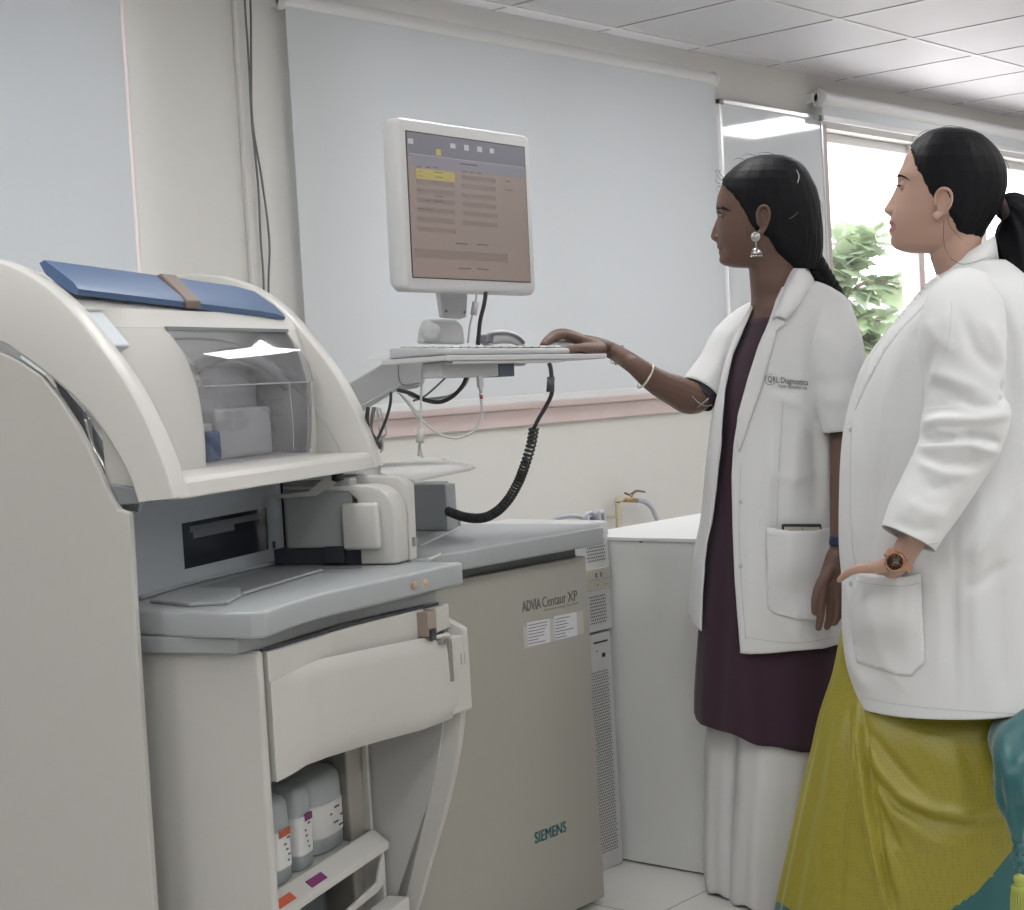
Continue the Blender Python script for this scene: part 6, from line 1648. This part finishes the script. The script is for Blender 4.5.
for i, p in enumerate(pp):
    tg = (pp[min(i+1, len(pp)-1)]-pp[max(i-1, 0)]).normalized(); a_ = (DH-tg*DH.dot(tg)).normalized(); b2 = tg.cross(a_)
    rings.append([p+(a_*math.cos(t)*.7+b2*math.sin(t))*wd[i]*(1+.05*math.sin(9*t+i*.12)+.03*math.sin(17*t)) for t in [2*math.pi*k/64 for k in range(64)]])
loft(bm, rings); o = obj('ponytail', bm, M_hair, HR2); smooth(o, 70)
bm = NB(); hb = S(1003, 207, 3.15)
tube(bm, [hb+(RH*-.3+Vector((0, 0, 1)))*.02*math.cos(2*math.pi*k/20)+DH*.022*math.sin(2*math.pi*k/20) for k in range(21)], .008, 10, sm=False)
obj('hair_tie', bm, mat('brown hair tie', (.035, .022, .02), .7), HR2)
bm = wisps([[(944, 219, 3.06), (943.5, 232, 3.06), (944.5, 246, 3.065), (950, 258, 3.07)], [(947, 217, 3.06), (950, 226, 3.06), (958, 236, 3.065), (962, 240, 3.07)], [(950, 258, 3.07), (961, 264, 3.06), (975, 262, 3.06), (990, 256, 3.07)], [(912, 141, 3.15), (913, 137, 3.15), (920, 134, 3.15)], [(918, 138, 3.14), (921, 133, 3.14), (930, 129, 3.14)], [(940, 128, 3.14), (950, 125.5, 3.14), (962, 127, 3.14)], [(975, 134, 3.14), (985, 138, 3.14), (993, 145, 3.14)], [(1004, 158, 3.14), (1009, 168, 3.14), (1009.5, 180, 3.14)]])
obj('stray_hair', bm, M_hair, HR2)
bm = NB()
L_ = [(S(972, 287, 3.05), .052), (S(966, 305, 3.015), .072), (S(962, 335, 2.99), .080), (S(963, 368, 2.98), .074), (S(965, 395, 2.975), .073), (S(966, 415, 2.97), .078), (S(962, 432, 2.965), .076), (S(957, 449, 2.96), .071), (S(947, 468, 2.95), .066), (S(933, 493, 2.94), .062), (S(919, 517, 2.93), .058), (S(908, 539, 2.925), .0515)]
pts = catmull([p for p, r in L_], 12); rs = np.interp(np.linspace(0, len(L_)-1, len(pts)), range(len(L_)), [r for p, r in L_])
t_ = NB(); rings = []; N_ = 110
for i, p in enumerate(pts):
    tg = (pts[min(i+2, len(pts)-1)]-pts[max(i-2, 0)]).normalized(); a_ = (DH-tg*DH.dot(tg)).normalized(); b2 = tg.cross(a_)
    rings.append([p+(a_*math.cos(2*math.pi*k/N_)*.80+b2*math.sin(2*math.pi*k/N_))*rs[i] for k in range(N_)])
loft(t_, rings, caps=False); orient(t_)
folds(t_, [([(922, 424), (945, 420), (975, 420), (1010, 413)], 5.5, .013), ([(916, 437), (935, 441), (955, 437)], 4.5, -.010), ([(962, 434), (982, 437), (1002, 442)], 4.5, -.010), ([(935, 431), (955, 433), (972, 428)], 4, .006),
    ([(918, 448), (945, 447), (970, 446), (998, 453)], 5.5, .012), ([(922, 455), (945, 462), (968, 464), (990, 459)], 5, -.009), ([(918, 462), (945, 474), (975, 474)], 6, .007), ([(925, 485), (938, 488), (950, 482)], 6, -.007),
    ([(1000, 402), (1008, 397), (1003, 380)], 4, -.009), ([(926, 386), (945, 390), (975, 405), (1000, 407)], 6, -.008), ([(928, 372), (950, 378), (985, 392)], 6, .007), ([(950, 302), (945, 345), (935, 380)], 5, .005), ([(960, 310), (975, 350), (1000, 375)], 7, -.006), ([(985, 320), (998, 345), (1002, 368)], 5, .006), ([(935, 345), (928, 362), (924, 385)], 4, -.006), ([(925, 320), (938, 340), (960, 352)], 6, .004),
    ([(905, 500), (925, 512), (950, 515)], 7, .004), ([(893, 520), (915, 530), (940, 528)], 6, -.005), ([(960, 500), (950, 520), (938, 540)], 4, -.004)])
thick(t_, .003, False); merge(bm, t_)
SLV = obj('sleeve', bm, M_coat, CT2, 'long sleeve bunched at the elbow')
bvS = bvh_of(SLV)
obj('cuff_seam', line_on(bvS, [(879, 519), (897, 536), (918, 545), (938, 543)], .0007, .0004), M_coatd, CT2)
obj('sleeve_seam', line_on(bvS, [(952, 300), (950, 330), (946, 352)], .0004, .0002), M_coatd, CT2)
bm = NB(); sleeve(bm, [(S(972, 290, 3.24), .05), (S(975, 330, 3.30), .065), (S(977, 400, 3.33), .058), (S(965, 480, 3.345), .05), (S(952, 540, 3.355), .043)], wob=.03); obj('sleeve', bm, M_coat, CT2)
# collar
bm = NB()
g0, g1, g2 = [], [], []
for k in range(33):
    t = math.radians(-172+k*344/32.)
    ct, st = math.cos(t), math.sin(t)
    c0 = S(965, 268, 3.15); c1 = S(968, 256, 3.15)
    g0.append(c0+RH*ct*.058+DH*st*.076+Vector((0, 0, -.012+.020*ct)))
    g1.append(c1+RH*ct*.052+DH*st*.062+Vector((0, 0, .004+.030*ct)))
    g2.append(c0+RH*ct*.064+DH*st*.096+Vector((0, 0, -.014+.020*ct)))
t_ = NB(); sheet(t_, [g0, g1]); thick(t_, .002); merge(bm, t_)
t_ = NB(); sheet(t_, [g1, [a.lerp(b_, .5)+Vector((0, 0, .004)) for a, b_ in zip(g1, g2)], g2]); thick(t_, .0025); merge(bm, t_)
for f in bm.faces: f.smooth = True
obj('collar', bm, M_coat, CT2)
# lapel edge and placket
obj('lapel', patch(bv2, [(938, 274), (926, 284), (908, 305), (886, 332), (870, 356), (860, 385), (855, 410), (866, 385), (885, 350), (905, 325), (930, 300), (944, 284)], .003, .0025), M_coat, CT2)
obj('placket_seam', line_on(bv2, [(852, 420), (850, 480), (852, 540), (856, 566)], .0006, .0003), M_coatd, CT2)
bu = NB(); ball(bu, on_surf(bv2, 851, 430, .002), .0045, (1, .4, 1)); obj('button', bu, M_coatd, CT2)
bu = NB(); ball(bu, on_surf(bv2, 851, 584, .002), .0045, (1, .4, 1)); obj('button', bu, M_coatd, CT2)
obj('hem_stitch', line_on(bv2, [(856, 696), (890, 703), (930, 708), (985, 712), (1020, 714)], .0006, .0003), M_coatd, CT2)
# pocket bulging over the hand
bul = lambda x, y: .050*math.exp(-(abs(x-880)/31)**4-(abs(y-592)/50)**4)
PK2 = obj('pocket', patch(bv2, [(858, 571.5), (872, 574.5), (888, 576), (905, 577), (921, 574), (922, 610), (925, 662), (911, 676), (893, 674), (877, 669), (856, 662), (852, 630), (850, 600)], .004, .0022, bulge=bul), M_coat, CT2)
obj('pocket_hem', line_on(bvh_of(PK2), [(857, 581), (872, 584), (888, 585.5), (905, 586), (920, 583)], .0006, .0004), M_coatd, CT2)
# watch
wc = S(895.5, 562, 2.926); 
M_rose = mat('rose gold metal', (.50, .27, .17), .28, metal=.9)
wx = (S(899, 561, DN)-S(912, 545, DN)).normalized(); wn = (-DH*.93-RH*.25+Vector((0, 0, .15))).normalized()
bm = NB(); lathe(bm, [(.0001, -.004), (.017, -.004), (.0195, -.001), (.0195, .003), (.0165, .006), (.0150, .0045), (.0001, .0045)], wc, wn, 36)
for k in range(12):
    a = 2*math.pi*k/12; u1 = wn.cross(Vector((0, 0, 1))).normalized(); u2 = wn.cross(u1); ball(bm, wc+wn*.005+(u1*math.cos(a)+u2*math.sin(a))*.0178, .0016, u=8, v=6)
WT = obj('watch', bm, M_rose, P2_, 'rose gold wristwatch')
bm = NB(); lathe(bm, [(.0001, .0046), (.0150, .0046), (.0001, .0052)], wc, wn, 30); obj('dial', bm, mat('brown dial', (.075, .05, .04), .3), WT)
bm = NB()
u1 = wn.cross(Vector((0, 0, 1))).normalized(); u2 = wn.cross(u1)
tube(bm, [wc+wn*.0058, wc+wn*.0058+(u1*.5+u2*.8)*.009], .0007, 5, sm=False); tube(bm, [wc+wn*.0058, wc+wn*.0058+(u1*-.8+u2*.3)*.011], .0006, 5, sm=False)
for k in range(12):
    a = 2*math.pi*k/12; d_ = u1*math.cos(a)+u2*math.sin(a); tube(bm, [wc+wn*.0053+d_*.0115, wc+wn*.0053+d_*.0138], .0006, 4, sm=False)
obj('hands', bm, M_rose, WT)
bm = NB()
ctr = S(898.5, 561, 2.953); axw = wx; e1 = (-DH-axw*(-DH).dot(axw)).normalized(); e2 = axw.cross(e1)
for k in range(22):
    a = math.radians(30+k*300/21.); c_ = ctr+(e1*math.cos(a)+e2*math.sin(a))*.0265; tg = (-e1*math.sin(a)+e2*math.cos(a)); nr = (e1*math.cos(a)+e2*math.sin(a))
    box(bm, -.0075, .0075, -.0034, .0034, -.0015, .0015, .0008, fr=lambda q, w_, z: c_+axw*q+tg*w_+nr*z, seg=1)
obj('strap', bm, M_rose, WT)
